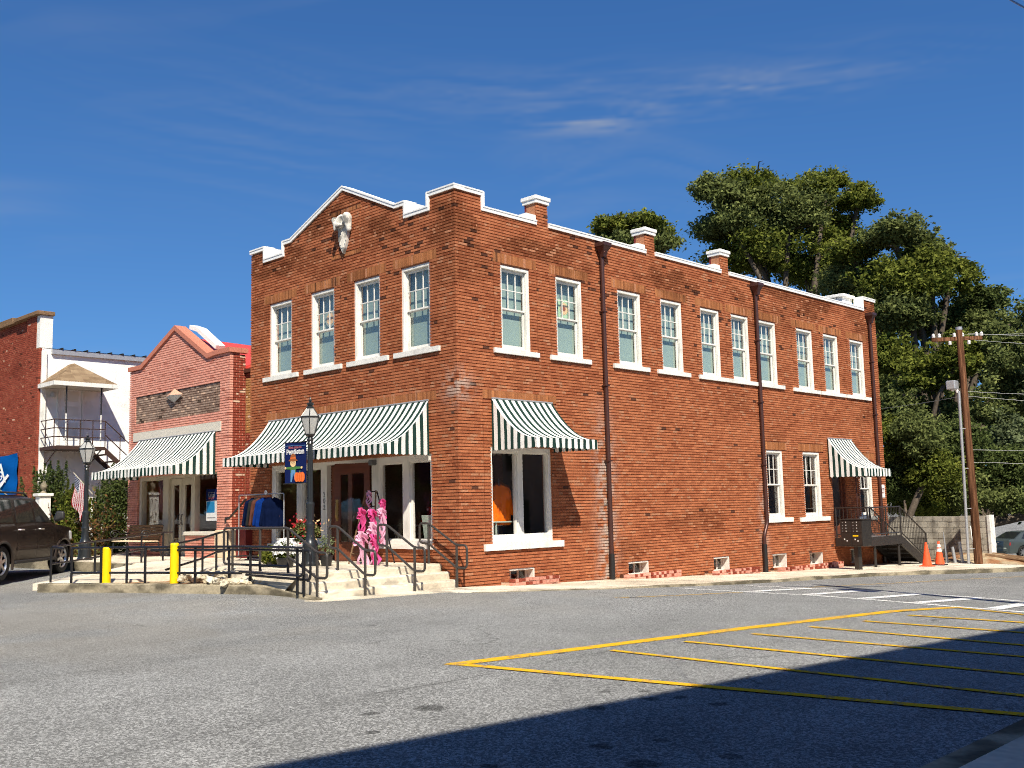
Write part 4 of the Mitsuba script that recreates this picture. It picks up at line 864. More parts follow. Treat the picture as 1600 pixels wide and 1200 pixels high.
# decorated ladder with ribbons
k = thing('ribbon_ladder', 'wooden step ladder stand draped with pink ribbon bows beside the door', 'ladder')
lx, ly = -2.10, -.62; top = 2.0
for s in (-1, 1):
    part(k, 'leg', MB().tube([(lx+s*.42, ly-.28, Z0), (lx+s*.17, ly, top)], .018, 6), 'old_wood'); part(k, 'leg', MB().tube([(lx+s*.38, ly+.32, Z0), (lx+s*.17, ly+.03, top-.02)], .016, 6), 'black_iron')
for i, t in enumerate((.14, .36, .58, .78, .985)):
    h = Z0+(top-Z0)*t; w = .42+(.17-.42)*t; y = ly-.28*(1-t); part(k, 'rung', MB().tube([(lx-w, y, h), (lx+w, y, h)], .014, 6), 'old_wood' if i < 2 else 'black_iron')
rb = np.random.default_rng(12)
def bow(x, y, z, s, mat, label):
    """a florist's bow: ruffled loops round a knot and broad crinkled tails hanging down"""
    kk = thing('ribbon_bow', label, 'bow', 'pink bows on the ladder')
    for a in np.linspace(-.25, 2*PI-.25, 8)[:7]+rb.normal(size=7)*.15:
        n = 10; v = []; sc = s*rb.uniform(.75, 1.1)
        for i in range(n+1):
            t = i/n; ph = t*2*PI; r = sc*math.sin(PI*t)
            c = np.array([x+math.cos(a)*r, y-.05-.34*sc*math.sin(PI*t)-.10*sc*math.sin(ph), z+math.sin(a)*r*.8+.20*sc*math.sin(ph)])
            w = np.array([-math.sin(a)*.55, -.65, math.cos(a)*.55])*sc*.36*(1+.25*math.sin(i*2.1)); v += [c-w, c+w]
        part(kk, 'loop', MB().add(v, [[2*i, 2*i+2, 2*i+3, 2*i+1] for i in range(n)]), mat, smooth=True)
    for sx in (-.7, -.1, .6):
        L = s*rb.uniform(3.0, 5.4); n = 16; v = []; p0 = rb.uniform(0, 6)
        for i in range(n+1):
            t = i/n; c = np.array([x+sx*s*(.35+.4*t)+.035*math.sin(t*6+p0), y-.07-.03*math.sin(t*11+p0), z-L*t]); w = np.array([s*.30*(1+.2*math.sin(t*13+p0)), -.16*s*math.cos(t*10+p0), .05*s*math.sin(t*8)]); v += [c-w, c-w*.2+[0, -.02, 0], c+w]
        part(kk, 'tail', MB().add(v, [[3*i+j, 3*i+3+j, 3*i+4+j, 3*i+1+j] for i in range(n) for j in (0, 1)]), mat, smooth=True)
    part(kk, 'knot', MB().lathe([(0, -.5*s*.3), (s*.16, -.3*s*.3), (s*.18, 0), (s*.16, .3*s*.3), (0, .5*s*.3)], (x, y-.07, z), 10), mat, smooth=40)
for x, z, s, mt, dy, lb in ((-2.48, 1.50, .15, 'pink_ribbon', -.17, 'deep pink ribbon bow at the upper left of the ladder'), (-2.12, 1.50, .14, 'pink_ribbon', -.12, 'deep pink ribbon bow in the middle of the ladder'), (-1.78, 1.52, .13, 'pale_ribbon', -.12, 'pale pink bow at the right end of the upper rung'), (-1.86, 1.74, .10, 'pink_ribbon', -.06, 'small deep pink bow highest on the ladder right leg'), (-2.30, .98, .21, 'pale_ribbon', -.28, 'large pale pink bow low on the left of the ladder'), (-1.95, 1.18, .17, 'pale_ribbon', -.24, 'pale pink bow above the lower rung of the ladder'), (-1.84, .98, .15, 'pink_ribbon', -.26, 'deep pink bow with long tails low on the right of the ladder'), (-2.42, 1.92, .09, 'pale_ribbon', -.02, 'pale lilac bow at the top of the ladder')): bow(lx+(x+2.1)*.9+.34, ly+dy, z, s, mt, lb)
# flower pots
def plant_ball(k, c, rx, rz, n, size, pal, nm='foliage', flat=.0, seed=1):
    r = np.random.default_rng(seed); d = r.normal(size=(n, 3)); d /= np.linalg.norm(d, axis=1, keepdims=True); rad = r.random(n)**.35
    p = d*rad[:, None]*np.array([rx, rx, rz])+np.array(c); return leaf_cards(k, nm, p, size, pal, r, r.random(n))
def leaf_cards(k, nm, p, size, pal, r, tone, mat='leaf', kind='stuff'):
    n = len(p); a = r.normal(size=(n, 3)); a /= np.linalg.norm(a, axis=1, keepdims=True); b = r.normal(size=(n, 3)); b -= a*(a*b).sum(1, keepdims=True); b /= np.linalg.norm(b, axis=1, keepdims=True)
    s = size*(.6+.8*r.random((n, 1))); a = a*s; b = b*s*.55; up = np.cross(a, b); up /= np.linalg.norm(up, axis=1, keepdims=True)+1e-9
    v = np.stack([p-a, p+b*.9-up*s*.12, p+a, p-b*.9-up*s*.12], 1).reshape(-1, 3); i = np.arange(n)*4
    f = np.vstack([np.stack([i, i+1, i+2], 1), np.stack([i, i+2, i+3], 1)]); uv = np.repeat(np.stack([np.clip(tone, 0, 1), np.full(n, pal)], 1), 4, 0)
    key = numbered(k+'__'+nm); scene[key] = mikit.ply((v, f), mat, uv=uv if mat == 'leaf' else None)
    if kind: labels[key] = {'kind': kind}
    return key
def pot(x, y, r, h, mat, label, nm='planter'):
    k = thing(nm, label, 'plant pot'); part(k, 'pot', MB().lathe([(0, 0), (r*.72, 0), (r*.95, h*.9), (r, h*.9), (r, h), (r*.88, h), (r*.86, h*.85), (0, h*.85)], (x, y, Z0), 18), mat, smooth=40); return k
k = pot(-2.72, -2.35, .20, .20, 'black_iron', 'white chrysanthemum mound in a dark pot by the lamp base', 'flower_pot')
plant_ball(k, (-2.72, -2.35, Z0+.33), .24, .21, 1500, .035, 0.0, seed=3)
r = np.random.default_rng(8); d = r.normal(size=(330, 3)); d[:, 2] = np.abs(d[:, 2])*.9-.25; d /= np.linalg.norm(d, axis=1, keepdims=True); p = d*np.array([.25, .25, .24])+np.array([-2.72, -2.35, Z0+.33]); leaf_cards(k, 'blossom', p, .042, 0, r, r.random(330), 'print_white'); leaf_cards(k, 'blossom', p+.01, .04, 0, r, r.random(330), 'print_white')
k = pot(-3.25, -2.25, .2, .16, 'black_iron', 'low bushy green plant in a pot left of the white flowers', 'potted_plant'); plant_ball(k, (-3.25, -2.25, Z0+.25), .33, .22, 1700, .045, .2, seed=4)
k = pot(-3.02, -1.65, .24, .42, 'pot_white', 'tall pot of red and orange flowers beside a white lawn chair', 'flower_pot'); plant_ball(k, (-3.02, -1.65, Z0+.70), .29, .26, 1200, .04, 0., seed=5)
r = np.random.default_rng(9); p = r.normal(size=(230, 3))*np.array([.13, .13, .15])+np.array([-3.02, -1.70, Z0+.74]); leaf_cards(k, 'blossom', p, .036, 0, r, r.random(230), 'tail_red')
r = np.random.default_rng(10); p = r.normal(size=(60, 3))*np.array([.22, .2, .14])+np.array([-2.85, -1.6, Z0+.80]); leaf_cards(k, 'blossom', p, .03, 0, r, r.random(60), 'print_tan')
k = pot(-2.32, -1.62, .14, .22, 'black_iron', 'thin purple grey trailing plant right of the lamp post', 'potted_plant'); plant_ball(k, (-2.30, -1.62, Z0+.42), .2, .24, 200, .03, .6, seed=6)
k = thing('lawn_chair', 'white wooden lawn chair half hidden behind the red flowers', 'chair'); cx, cy = -3.55, -1.45
m = MB()
for i in range(5):
    m2 = MB().rbox(cx-.20+i*.085, cx-.125+i*.085, cy+.16, cy+.18, Z0+.30, Z0+.90+.06*math.sin(PI*(i+.5)/5), .005); part(k, 'back_slat', m2, 'white_paint')
for i in range(4): part(k, 'seat_slat', MB().rbox(cx-.24, cx+.24, cy-.28+i*.105, cy-.19+i*.105, Z0+.32+.0*i, Z0+.335, .005), 'white_paint')
for s in (-1, 1):
    part(k, 'arm', MB().rbox(cx+s*.30-.06, cx+s*.30+.06, cy-.34, cy+.2, Z0+.54, Z0+.56, .005), 'white_paint'); part(k, 'leg', MB().rbox(cx+s*.26-.03, cx+s*.26+.03, cy-.30, cy-.26, Z0, Z0+.54, .005), 'white_paint'); part(k, 'leg', MB().rbox(cx+s*.26-.03, cx+s*.26+.03, cy+.15, cy+.20, Z0, Z0+.54, .005), 'white_paint')
# display inside the windows
def lampshade(x, y, z, label):
    k = thing('table_lamp', label, 'lamp'); part(k, 'base', MB().lathe([(0, 0), (.09, 0), (.05, .06), (.03, .28), (.02, .34)], (x, y, z), 14), 'brass', smooth=40)
    part(k, 'lamp_shade', MB().lathe([(.17, .30), (.10, .52)], (x, y, z), 18), 'warm_bulb', smooth=40)
k = thing('display_table', 'dark wooden display table inside the shop door', 'table'); part(k, 'top', MB().rbox(-5.4, -3.4, 2.6, 3.4, 1.17, 1.21, .008), 'old_wood')
for x in (-5.3, -3.5):
    for y in (2.7, 3.3): part(k, 'leg', MB().rbox(x-.03, x+.03, y-.03, y+.03, .45, 1.17, .004), 'old_wood')
lampshade(-3.75, 3.0, 1.21, 'small table lamp with an amber shade seen through the open door'); lampshade(-5.2, 3.0, 1.21, 'small table lamp with an amber shade seen through the left shop window')
k = thing('window_planter', 'sage green tin box standing in the right shop window', 'box'); m = MB(); m.add([(-1.50, .02, .95), (-1.02, .02, .95), (-1.02, .30, .95), (-1.50, .30, .95), (-1.56, 0-.0, 1.45), (-.97, -.0, 1.45), (-.97, .34, 1.45), (-1.56, .34, 1.45)], [[0, 3, 2, 1], [4, 5, 6, 7], [0, 1, 5, 4], [1, 2, 6, 5], [2, 3, 7, 6], [3, 0, 4, 7]]); m.v[0][:, 1] += .33; part(k, 'bin', m, 'sage_tin'); m = MB(); m.prism(LineString([(-1.4, 1.25), (-1.28, 1.32), (-1.2, 1.18), (-1.1, 1.3)]).buffer(.008), (0, .0, 0), (1, 0, 0), (0, 0, 1), -.345+.0, -.335) ; 
garment_rack = thing('window_rack', 'dark rail of clothes inside the display window round the corner', 'clothes rail'); part(garment_rack, 'frame', MB().tube(fillet([(-.9, 1.2, .45), (-.9, 1.2, 1.95), (-.9, 2.0, 1.95), (-.9, 2.0, .45)], .04), .014), 'galvanised', smooth=40)
def tunic(x, y, z, mat, label, rot, L=.66):
    global labels
    n0 = set(labels); garment(x, mat, label, rot=rot, y=y, z=z, L=L)
    for q in set(labels)-n0: labels[q]['group'] = 'clothes in the shop window'
tunic(-.50, 1.66, 2.06, 'orange_cloth', 'bright orange top hanging in the display window round the corner', -.75, .82); tunic(-.72, 1.86, 2.12, 'rust_cloth', 'rust brown top behind the orange one in the display window', -.7)
k = thing('dress_form', 'dark dress form standing in the display window', 'mannequin'); part(k, 'torso', MB().lathe([(0, 1.0), (.15, 1.02), (.16, 1.15), (.11, 1.35), (.15, 1.52), (.13, 1.64), (.05, 1.70), (.045, 1.80), (0, 1.82)], (-.95, 2.0, .15), 18), 'cream_cloth', smooth=50); part(k, 'stand', MB().tube([(-.95, 2.0, .45), (-.95, 2.0, 1.2)], .02), 'black_iron', smooth=40)
k = thing('display_stand', 'pale blue grey stand under the orange top in the display window', 'stand'); m = MB()
for q in ((-.62, -.58, 1.02, 1.06), (-.62, -.58, 1.30, 1.34), (-.30, -.26, 1.02, 1.06), (-.30, -.26, 1.30, 1.34)): part(k, 'leg', MB().rbox(*q, .45, 1.25, .005), 'sage_tin')
part(k, 'top', MB().rbox(-.65, -.23, 1.0, 1.9, 1.25, 1.28, .005), 'sage_tin'); part(k, 'shelf', MB().rbox(-.63, -.25, 1.03, 1.87, .80, .82, .005), 'sage_tin')

# ---------------------------------------------------------------- the small salmon painted shop
PNK = thing('gabled_salmon_shop', 'small salmon painted brick shop with a pointed gable and a faded sign panel', 'building')
PX0, PX1 = -14.72, -8.92
ptop = [(PX0, 5.98), (-13.95, 5.98), (-11.9, 6.90), (-10.05, 5.86), (-9.6, 5.90), (PX1, 5.90)]
ppoly = Polygon([(PX0, .2)]+ptop+[(PX1, .2)])
panel = (-14.34, -9.42, 4.33, 5.16)
popen = [(-14.08, -12.52, 1.0, 2.72), (-12.52, -10.80, .43, 2.72), (-10.80, -9.52, 1.03, 2.72)]
lint = (-14.40, -9.33, 3.80, 4.06)
pw = Wall((0, 0, 0), (1, 0, 0), (0, -1, 0), .4, 11); pp = Wall((0, .03, 0), (1, 0, 0), (0, -1, 0), 1.0, 12); ps = Wall((PX1, 0, 0), (0, 1, 0), (1, 0, 0), .6, 13)
pw.field(.35, 6.95, spans_of(ppoly), [panel, lint]+popen)
pp.field(panel[2], panel[3], lambda z: [(panel[0]+.01, panel[1]-.01)], [])
ps.field(.35, 5.85, lambda z: [(.114, .48)], [])
m = MB()
for w_ in (pw, pp, ps):
    for b in w_.bricks: w_.emit(m, b, .1015 if (w_ is pw and b[1] > PX1-.001) else .06)
part(PNK, 'brickwork', m, 'brick_clay', uv=True, kind='stuff')
m = MB(); pw.mortar(m, uvk=.9); pp.mortar(m, uvk=.6); ps.mortar(m, uvk=.6); core(ppoly.intersection(sbox(-20, 0, PX1-.036, 9)), popen, (0, 0, 0), (1, 0, 0), (0, 0, 1), -.32, -.075, m, .9)
m.box(PX1-.25, PX1-.034, .33, .48, .2, 5.85); m.box(PX0, PX0+.2, .33, 12, 0, 5.6); m.box(PX1-.27, PX1-.06, .49, 12, 0, 5.1); m.box(PX0, PX1-.05, 12, 12.2, 0, 5.4)
part(PNK, 'wall', m, 'mortar', uv=True)
m = MB(); m.box(PX0+.2, PX1-.25, .33, 12, 3.3, 3.4); m.add([(PX0+.05, .33, 5.5), (-11.9, .33, 6.72), (PX1-.1, .33, 5.5), (PX0+.05, 12, 5.3), (-11.9, 12, 6.5), (PX1-.1, 12, 5.3)], [[0, 3, 4, 1], [1, 4, 5, 2]]); part(PNK, 'roof', m, 'red_metal')
m = MB(); m.box(PX0+.2, PX1-.27, .33, 12, .30, .42); part(PNK, 'shop_floor', m, 'interior_floor'); m = MB(); m.box(PX0+.2, PX1-.27, 5.0, 5.1, .42, 3.3); part(PNK, 'inner_wall', m, 'interior_wall')
V3 = (0, 0, 1)
m = MB(); m.prism(LineString([(a, b+.055) for a, b in [(PX0-.04, 5.98)]+ptop[1:-1]+[(PX1+.06, 5.90)]]).buffer(.065, cap_style=2, join_style=2), (0, 0, 0), (1, 0, 0), V3, -.30, .055); m.box(PX1-.1, PX1+.07, .31, .52, 5.89, 6.02); part(PNK, 'coping', m, 'trim_salmon')
m = MB(); m.prism(LineString([(-11.75, 7.0), (-11.3, 6.86), (-10.25, 6.22)]).buffer(.06, cap_style=2), (0, 0, 0), (1, 0, 0), V3, -.62, -.34); part(PNK, 'roof_edge', m, 'metal_coping')
m = MB(); wbox(m, *FO, *lint, -.3, .02); part(PNK, 'lintel', m, 'lintel_stone')
cx, cz = -11.9, 4.98
m = MB(); q = [np.array([cx, -.02, cz+.20]), np.array([cx+.50, -.02, cz]), np.array([cx, -.02, cz-.20]), np.array([cx-.50, -.02, cz])]; ap = np.array([cx, -.17, cz+.01])
m.add([q[0], q[1], ap], [[0, 2, 1]]); m.add([q[3], q[0], ap], [[0, 2, 1]]); dk = part(PNK, 'diamond_ornament', m, 'salmon_stone', label='pointed diamond stone above the faded sign panel'); m = MB(); m.add([q[1], q[2], ap], [[0, 2, 1]]); m.add([q[2], q[3], ap], [[0, 2, 1]]); part(dk, 'lower_face', m, 'lintel_stone')
m = MB(); B = lambda *q: wbox(m, *FO, *q)
for q in ((-14.08, -13.93, 1.0, 2.72), (-12.62, -12.30, .43, 2.72), (-10.98, -10.80, .43, 2.72)): B(*q, -.22, -.06)
B(-13.93, -12.62, 2.60, 2.72, -.22, -.06); B(-13.93, -12.62, 1.0, 1.10, -.22, -.06); B(-12.30, -10.98, 2.62, 2.72, -.22, -.06); B(-10.80, -9.53, 2.66, 2.72, -.22, -.06)
fr = part(PNK, 'shop_front_frame', m, 'cream_paint')
part(fr, 'pane', sheet_glass(FO, -13.93, -12.62, 1.10, 2.60, -.14), 'pane_glass'); part(fr, 'pane', sheet_glass(FO, -10.80, -9.53, 1.03, 2.66, -.14), 'pane_glass')
for a, b in ((-12.29, -11.65), (-11.63, -10.99)):
    m = MB()
    for q in ((a, a+.15, .44, 2.61), (b-.15, b, .44, 2.61), (a+.15, b-.15, 2.42, 2.61), (a+.15, b-.15, .44, .72)): wbox(m, *FO, *q, -.18, -.13)
    k = part(PNK, 'shop_door', m, 'cream_paint'); part(k, 'pane', sheet_glass(FO, a+.15, b-.15, .72, 2.42, -.155), 'pane_glass'); part(k, 'handle', MB().tube(fillet([(b-.08 if a < -12 else a+.08, -.0+.12, 1.32), (b-.08 if a < -12 else a+.08, .06, 1.32), (b-.08 if a < -12 else a+.08, .06, 1.58), (b-.08 if a < -12 else a+.08, .12, 1.58)], .02), .012), 'black_iron', smooth=40)
m = MB(); m.rbox(-10.85, -8.86, -.28, -.005, 1.02, 1.12, .012); lk = part(PNK, 'window_ledge', m, 'lintel_stone')
lw = Wall((0, -.24, 0), (1, 0, 0), (0, -1, 0), .4, 14); lw.field(.43, 1.02, lambda z: [(-10.75, -8.95)], []); m = MB(); [lw.emit(m, b, .06) for b in lw.bricks]; part(PNK, 'ledge_brickwork', m, 'brick_clay', uv=True, kind='stuff'); m = MB(); lw.mortar(m, uvk=.9); m.box(-10.75, -8.95, -.221, -.02, .43, 1.02); part(PNK, 'ledge_wall', m, 'mortar', uv=True)
# poster stuck inside the right pane
k = thing('window_poster', 'blue and white estate agent poster in the small shop window', 'poster')
def pq(a, b, c, d, y, mat, nm): part(k, nm, MB().box(a, b, y, y+.002, c, d), mat)
pq(-10.35, -9.78, 1.40, 2.26, .160, 'print_white', 'sheet'); pq(-10.35, -9.78, 1.94, 2.26, .156, 'banner_navy', 'dark_heading'); pq(-10.33, -9.90, 1.62, 1.93, .156, 'print_blue', 'blue_picture')
for s, h, u, w, mt, wm in (('Lake', .08, -10.21, 2.06, 'print_grey', .28), ('REALTY', .045, -10.22, 1.985, 'print_pink', .30), ('864', .05, -10.28, 1.455, 'print_black', .42)):
    if s == '864': pq(-10.28, -9.86, 1.47, 1.50, .156, 'print_grey', 'number_line'); continue
    q = meshkit.text_mesh(s, h, .001, True); e = np.array(q.vertices); e[:, 0] = (e[:, 0]-e[:, 0].min())*wm/np.ptp(e[:, 0]); part(k, 'lettering', MB().add(np.column_stack([u+e[:, 0], .154-e[:, 2], w+e[:, 1]]), q.faces), mt)
m = MB(); LN = LineString([(-10.22, 2.045), (-9.92, 2.045), (-9.92, 2.17), (-10.22, 2.17), (-10.22, 2.045)]).buffer(.006); m.prism(LN, (0, 0, 0), (1, 0, 0), V3, -.1555, -.154); part(k, 'box_outline', m, 'print_grey')
awning(FO, -13.95, -9.56, 3.80, 2.86, 2.63, 1.33, 'green and white striped awning over the small salmon shop front', u0f=-14.25)
# bench before it
k = thing('garden_bench', 'brown slatted bench with black iron scrollwork before the salmon shop', 'bench')
for i in range(5): part(k, 'back_slat', MB().rbox(-14.0, -12.0, -.34+.02*i, -.315+.02*i, .90+.085*i, .975+.085*i, .006), 'old_wood')
for i in range(4): part(k, 'seat_slat', MB().rbox(-14.0, -12.0, -.80+.115*i, -.70+.115*i, .85, .875, .006), 'tan_stone')
for x in (-13.95, -12.05):
    part(k, 'leg', MB().tube(fillet([(x, -.82, .43), (x, -.76, .84), (x, -.34, .84), (x, -.22, 1.30)], .06), .022), 'black_iron', smooth=40); part(k, 'leg', MB().tube([(x, -.25, .43), (x, -.36, .84)], .022), 'black_iron', smooth=40)
    t = np.linspace(0, 4.2*PI, 36); part(k, 'scroll_arm', MB().tube([(x, -.30, 1.08)]+[(x, -.74+.012*(4.2*PI-a)*math.cos(a), 1.06+.010*(4.2*PI-a)*math.sin(a)) for a in t], .013), 'black_iron', smooth=40)
# recessed buff wall, red roof, stone block and stair in the gap between the two shops
k = thing('recessed_brick_wing', 'narrow buff and red brick wing recessed between the two shops under a red metal roof', 'building')
rw = Wall((0, .50, 0), (1, 0, 0), (0, -1, 0), .6, 15); rw.field(.3, 5.35, lambda z: [(-8.93, -7.9)], [(-8.94, -7.89, 3.7, 5.2)]); r2 = Wall((0, .50, 0), (1, 0, 0), (0, -1, 0), .8, 16); r2.field(3.7, 5.2, lambda z: [(-8.93, -7.9)], [])
m = MB(); [rw.emit(m, b, .05) for b in rw.bricks]; [r2.emit(m, b, .05) for b in r2.bricks]; part(k, 'brickwork', m, 'brick_clay', uv=True, kind='stuff'); m = MB(); rw.mortar(m, uvk=.6); r2.mortar(m, uvk=.6); m.box(-9.1, -7.86, .519, .75, 0, 5.35); part(k, 'wall', m, 'mortar', uv=True)
m = MB(); m.box(-9.15, -7.86, .42, .76, 5.35, 5.45); part(k, 'cornice', m, 'brown_cloth')
m = MB(); m.add([(-10.5, .5, 5.50), (-7.91, .5, 5.50), (-7.91, 4.5, 7.3), (-10.5, 4.5, 7.3), (-10.5, .5, 5.44), (-7.91, .5, 5.44)], [[0, 1, 2, 3], [4, 5, 1, 0]]); rk_ = part(k, 'roof', m, 'red_metal')
for x in np.arange(-9.0, -7.95, .3): part(rk_, 'roof_seam', MB().obox((x, .5, 5.50), (.03, 0, 0), (0, 4, 1.8), (0, -.015, .035)), 'red_metal')
m = MB(); m.add([(-9.05, 1.6, 7.10), (-7.91, 1.6, 7.10), (-7.91, 6, 7.10), (-9.05, 6, 7.10), (-9.05, 1.6, 6.86), (-7.91, 1.6, 6.90), (-7.91, 6, 6.9), (-9.05, 6, 6.86)], [[0, 1, 2, 3], [4, 7, 6, 5], [0, 4, 5, 1], [3, 2, 6, 7], [0, 3, 7, 4]]); part(BLD, 'side_canopy', m, 'dark_roof', label='dark flat canopy projecting from the left wall')
solo('stone_block', 'smooth cream stone block at the foot of the gap between the shops', 'block', MB().rbox(-8.85, -8.25, -.45, .30, Z0, 1.16, .015), 'tan_stone')
solo('red_box', 'dark red box beside the cream stone block by the corner shop', 'box', MB().rbox(-8.22, -7.75, -.20, .40, Z0, 1.20, .01), 'chimney_red')
k = thing('gap_handrail', 'black handrail rising against the brick in the gap between the shops', 'handrail'); part(k, 'rail', MB().tube(fillet([(-8.9, -.10, 1.32), (-8.90, -.10, 1.46), (-8.72, -.10, 1.46), (-7.98, -.06, 1.94)], .04), .028), 'black_iron', smooth=40); part(k, 'bracket', MB().tube([(-8.3, -.08, 1.7), (-8.25, .45, 1.65)], .015), 'black_iron')

# ---------------------------------------------------------------- lodge hall at the left, its white side wall and stair
HAL = thing('lodge_hall', 'dark red brick hall at the left edge with a long white rendered side wall', 'building')
HX, HY = -19.25, -.90
htop = [(-26, 8.62), (-21.3, 8.62), (-21.3, 8.30), (HX, 8.30)]
hpoly = Polygon([(-26, .2), (-26, 8.3), (HX, 8.3), (HX, .2)])
hw = Wall((0, HY, 0), (1, 0, 0), (0, -1, 0), .6, 21); hp = Wall((0, HY-.10, 0), (1, 0, 0), (0, -1, 0), .6, 22)
hw.field(.4, 8.3, lambda z: [(-26, -20.34)], []); hp.field(.4, 8.3, lambda z: [(-20.33, HX if z < 7.2 else HX-.26)], [])
m = MB(); [hw.emit(m, b, .05) for b in hw.bricks]; [hp.emit(m, b, .16) for b in hp.bricks]; part(HAL, 'brickwork', m, 'brick_clay', uv=True, kind='stuff')
m = MB(); hw.mortar(m, .006, .7); hp.mortar(m, .006, .7); m.box(-26, HX-.32, HY+.009, HY+.3, .2, 8.3); m.box(-20.34, HX-.26, HY-.091, HY+.012, .2, 8.3); m.box(-20.34, HX-.012, HY-.092, HY-.0, .2, 7.19); part(HAL, 'wall', m, 'mortar', uv=True)
m = MB(); m.rbox(-26, -21.0, HY-.16, HY+.36, 8.302, 8.40, .01); m.rbox(-21.2, HX+.10, HY-.22, HY+.36, 8.304, 8.44, .012); m.rbox(-26, -21.6, HY-.13, HY+.34, 8.40, 8.55, .01); part(HAL, 'coping', m, 'old_wood')
m = MB(); m.box(HX-.25, HX+.015, HY-.085, HY+.33, 7.21, 8.30); part(HAL, 'parapet_end', m, 'white_paint', label='white parapet end above the eaves')
m = MB(); m.box(HX-.3, HX+.0, HY+.003, 22, -.1, 7.19); m.box(-26, -25.7, HY+.3, 22, -.1, 7); part(HAL, 'side_wall', m, 'stucco', label='white rendered side wall with grey stains')
m = MB(); m.obox((HX-.35, HY+.30, 7.02), (.47, 0, 0), (0, 22, 0), (0, 0, .16)); part(HAL, 'gutter', m, 'galvanised'); m = MB(); m.add([(HX+.14, HY+.3, 7.19), (HX+.14, 22, 7.19), (-26, 22, 8.0), (-26, HY+.3, 8.0)], [[0, 1, 2, 3]]); rk_ = part(HAL, 'roof', m, 'dark_roof')
for y in np.arange(HY+.6, 8, .42): part(rk_, 'roof_seam', MB().rbox(HX-.4, HX+.16, y, y+.05, 7.18, 7.245, .006), 'dark_roof')
m = MB(); m.rbox(HX+.005, HX+.11, HY-.02, HY+.14, .3, 7.1, .01); part(HAL, 'downpipe', m, 'white_paint')
m = MB(); m.box(HX-.02, HX+.035, -.25, .45, 3.98, 5.95); dk = part(HAL, 'upper_door', m, 'stucco', label='pale upper door opening onto the balcony')
for z0_, z1_ in ((4.15, 4.75), (4.95, 5.30), (5.45, 5.80)): part(dk, 'door_panel', MB().rbox(HX+.03, HX+.05, -.15, .35, z0_, z1_, .008), 'white_paint')
m = MB(); m.box(HX-.01, HX+.06, -.35, -.26, 3.98, 6.05); m.box(HX-.01, HX+.06, .46, .55, 3.98, 6.05); m.box(HX-.01, HX+.06, -.26, .46, 5.96, 6.05); part(dk, 'door_frame', m, 'white_paint')
part(HAL, 'wall_light', MB().lathe([(0, 0), (.07, .01), (.10, .08), (.08, .16), (.04, .2), (0, .2)], (HX+.15, -.55, 5.55), 14), 'frosted_glass', smooth=50)
# balcony roof, balcony and iron stair
k = thing('balcony_canopy', 'small brown shingled hip roof over the iron balcony on the white wall', 'canopy'); ex, y0, y1, ez = -17.95, -.98, 1.12, 5.86
E4 = [(HX, y0, ez), (ex, y0, ez), (ex, y1, ez), (HX, y1, ez)]; ap = [(HX, .0, 6.72), (HX+.35, .05, 6.72)]
m = MB(); m.add([(HX, y0, ez+.12), (ex, y0, ez+.12), (ex, y1, ez+.12), (HX, y1, ez+.12), ap[0], ap[1], ], [[0, 1, 5], [0, 5, 4], [1, 2, 5], [2, 3, 4], [2, 4, 5]]); part(k, 'shingle_roof', m, 'brown_shingle')
m = MB(); m.box(HX, ex+.02, y0-.02, y0+.04, ez-.02, ez+.115); m.box(ex-.04, ex+.02, y0+.04, y1-.04, ez-.02, ez+.115); m.box(HX, ex+.02, y1-.04, y1+.02, ez-.02, ez+.115); part(k, 'fascia', m, 'white_paint'); m = MB(); m.box(HX, ex-.04, y0+.04, y1-.04, ez-.01, ez+.02); part(k, 'soffit', m, 'cream_paint')
for y in (-.50, .66): part(k, 'post', MB().tube([(-18.15, y, 3.9), (-18.15, y, 4.95)], .022), 'white_paint', smooth=40); part(k, 'post', MB().tube([(-18.15, y, 4.95), (-18.15, y, ez)], .026), 'black_iron', smooth=40)
k = thing('iron_balcony_stair', 'rusty iron balcony and stair descending along the white wall', 'stair')
bx, by0, by1, bz = -18.05, -.92, .78, 3.88
m = MB(); m.box(HX+.002, bx, by0, by1, bz-.10, bz); part(k, 'deck', m, 'rust_iron')
def irail(y, pts, nm='rail'): part(k, nm, MB().tube(pts, .018, 6), 'rust_iron')
for h in (.30, .58, .86): irail(0, fillet([(HX+.02, by0+.02, bz+h), (bx-.02, by0+.02, bz+h), (bx-.02, by1, bz+h)], .02))
for x, y in ((HX+.5, by0+.02), (bx-.02, by0+.02), (bx-.02, by0+.45), (bx-.02, -.06), (bx-.02, .36), (bx-.02, by1)): part(k, 'post', MB().tube([(x, y, bz-.1), (x, y, bz+.86)], .018, 6), 'rust_iron')
ns_ = 15; dy, dz = .26, -.225
for i in range(ns_): part(k, 'tread', MB().rbox(HX+.12, bx, by1+i*dy, by1+i*dy+.24, bz+(i+1)*dz-.03, bz+(i+1)*dz, .005), 'rust_iron')
for x in (HX+.12, bx): part(k, 'stringer', MB().obox((x-.02, by1, bz-.22), (.04, 0, 0), (0, ns_*dy, ns_*dz), (0, 0, .2)), 'rust_iron')
for h in (.40, .86): irail(0, [(bx-.02, by1, bz+h), (bx-.02, by1+ns_*dy, bz+h+ns_*dz)])
for i in (2, 5, 8, 11, 14): part(k, 'post', MB().tube([(bx-.02, by1+i*dy, bz+i*dz-.1), (bx-.02, by1+i*dy, bz+i*dz+.86)], .016, 6), 'rust_iron')
for y in (by0+.15, by1-.1): part(k, 'bracket', MB().tube([(HX+.02, y, bz-1.0), (HX+.25, y, bz-.55), (bx-.1, y, bz-.1)], .022, 6), 'rust_iron')
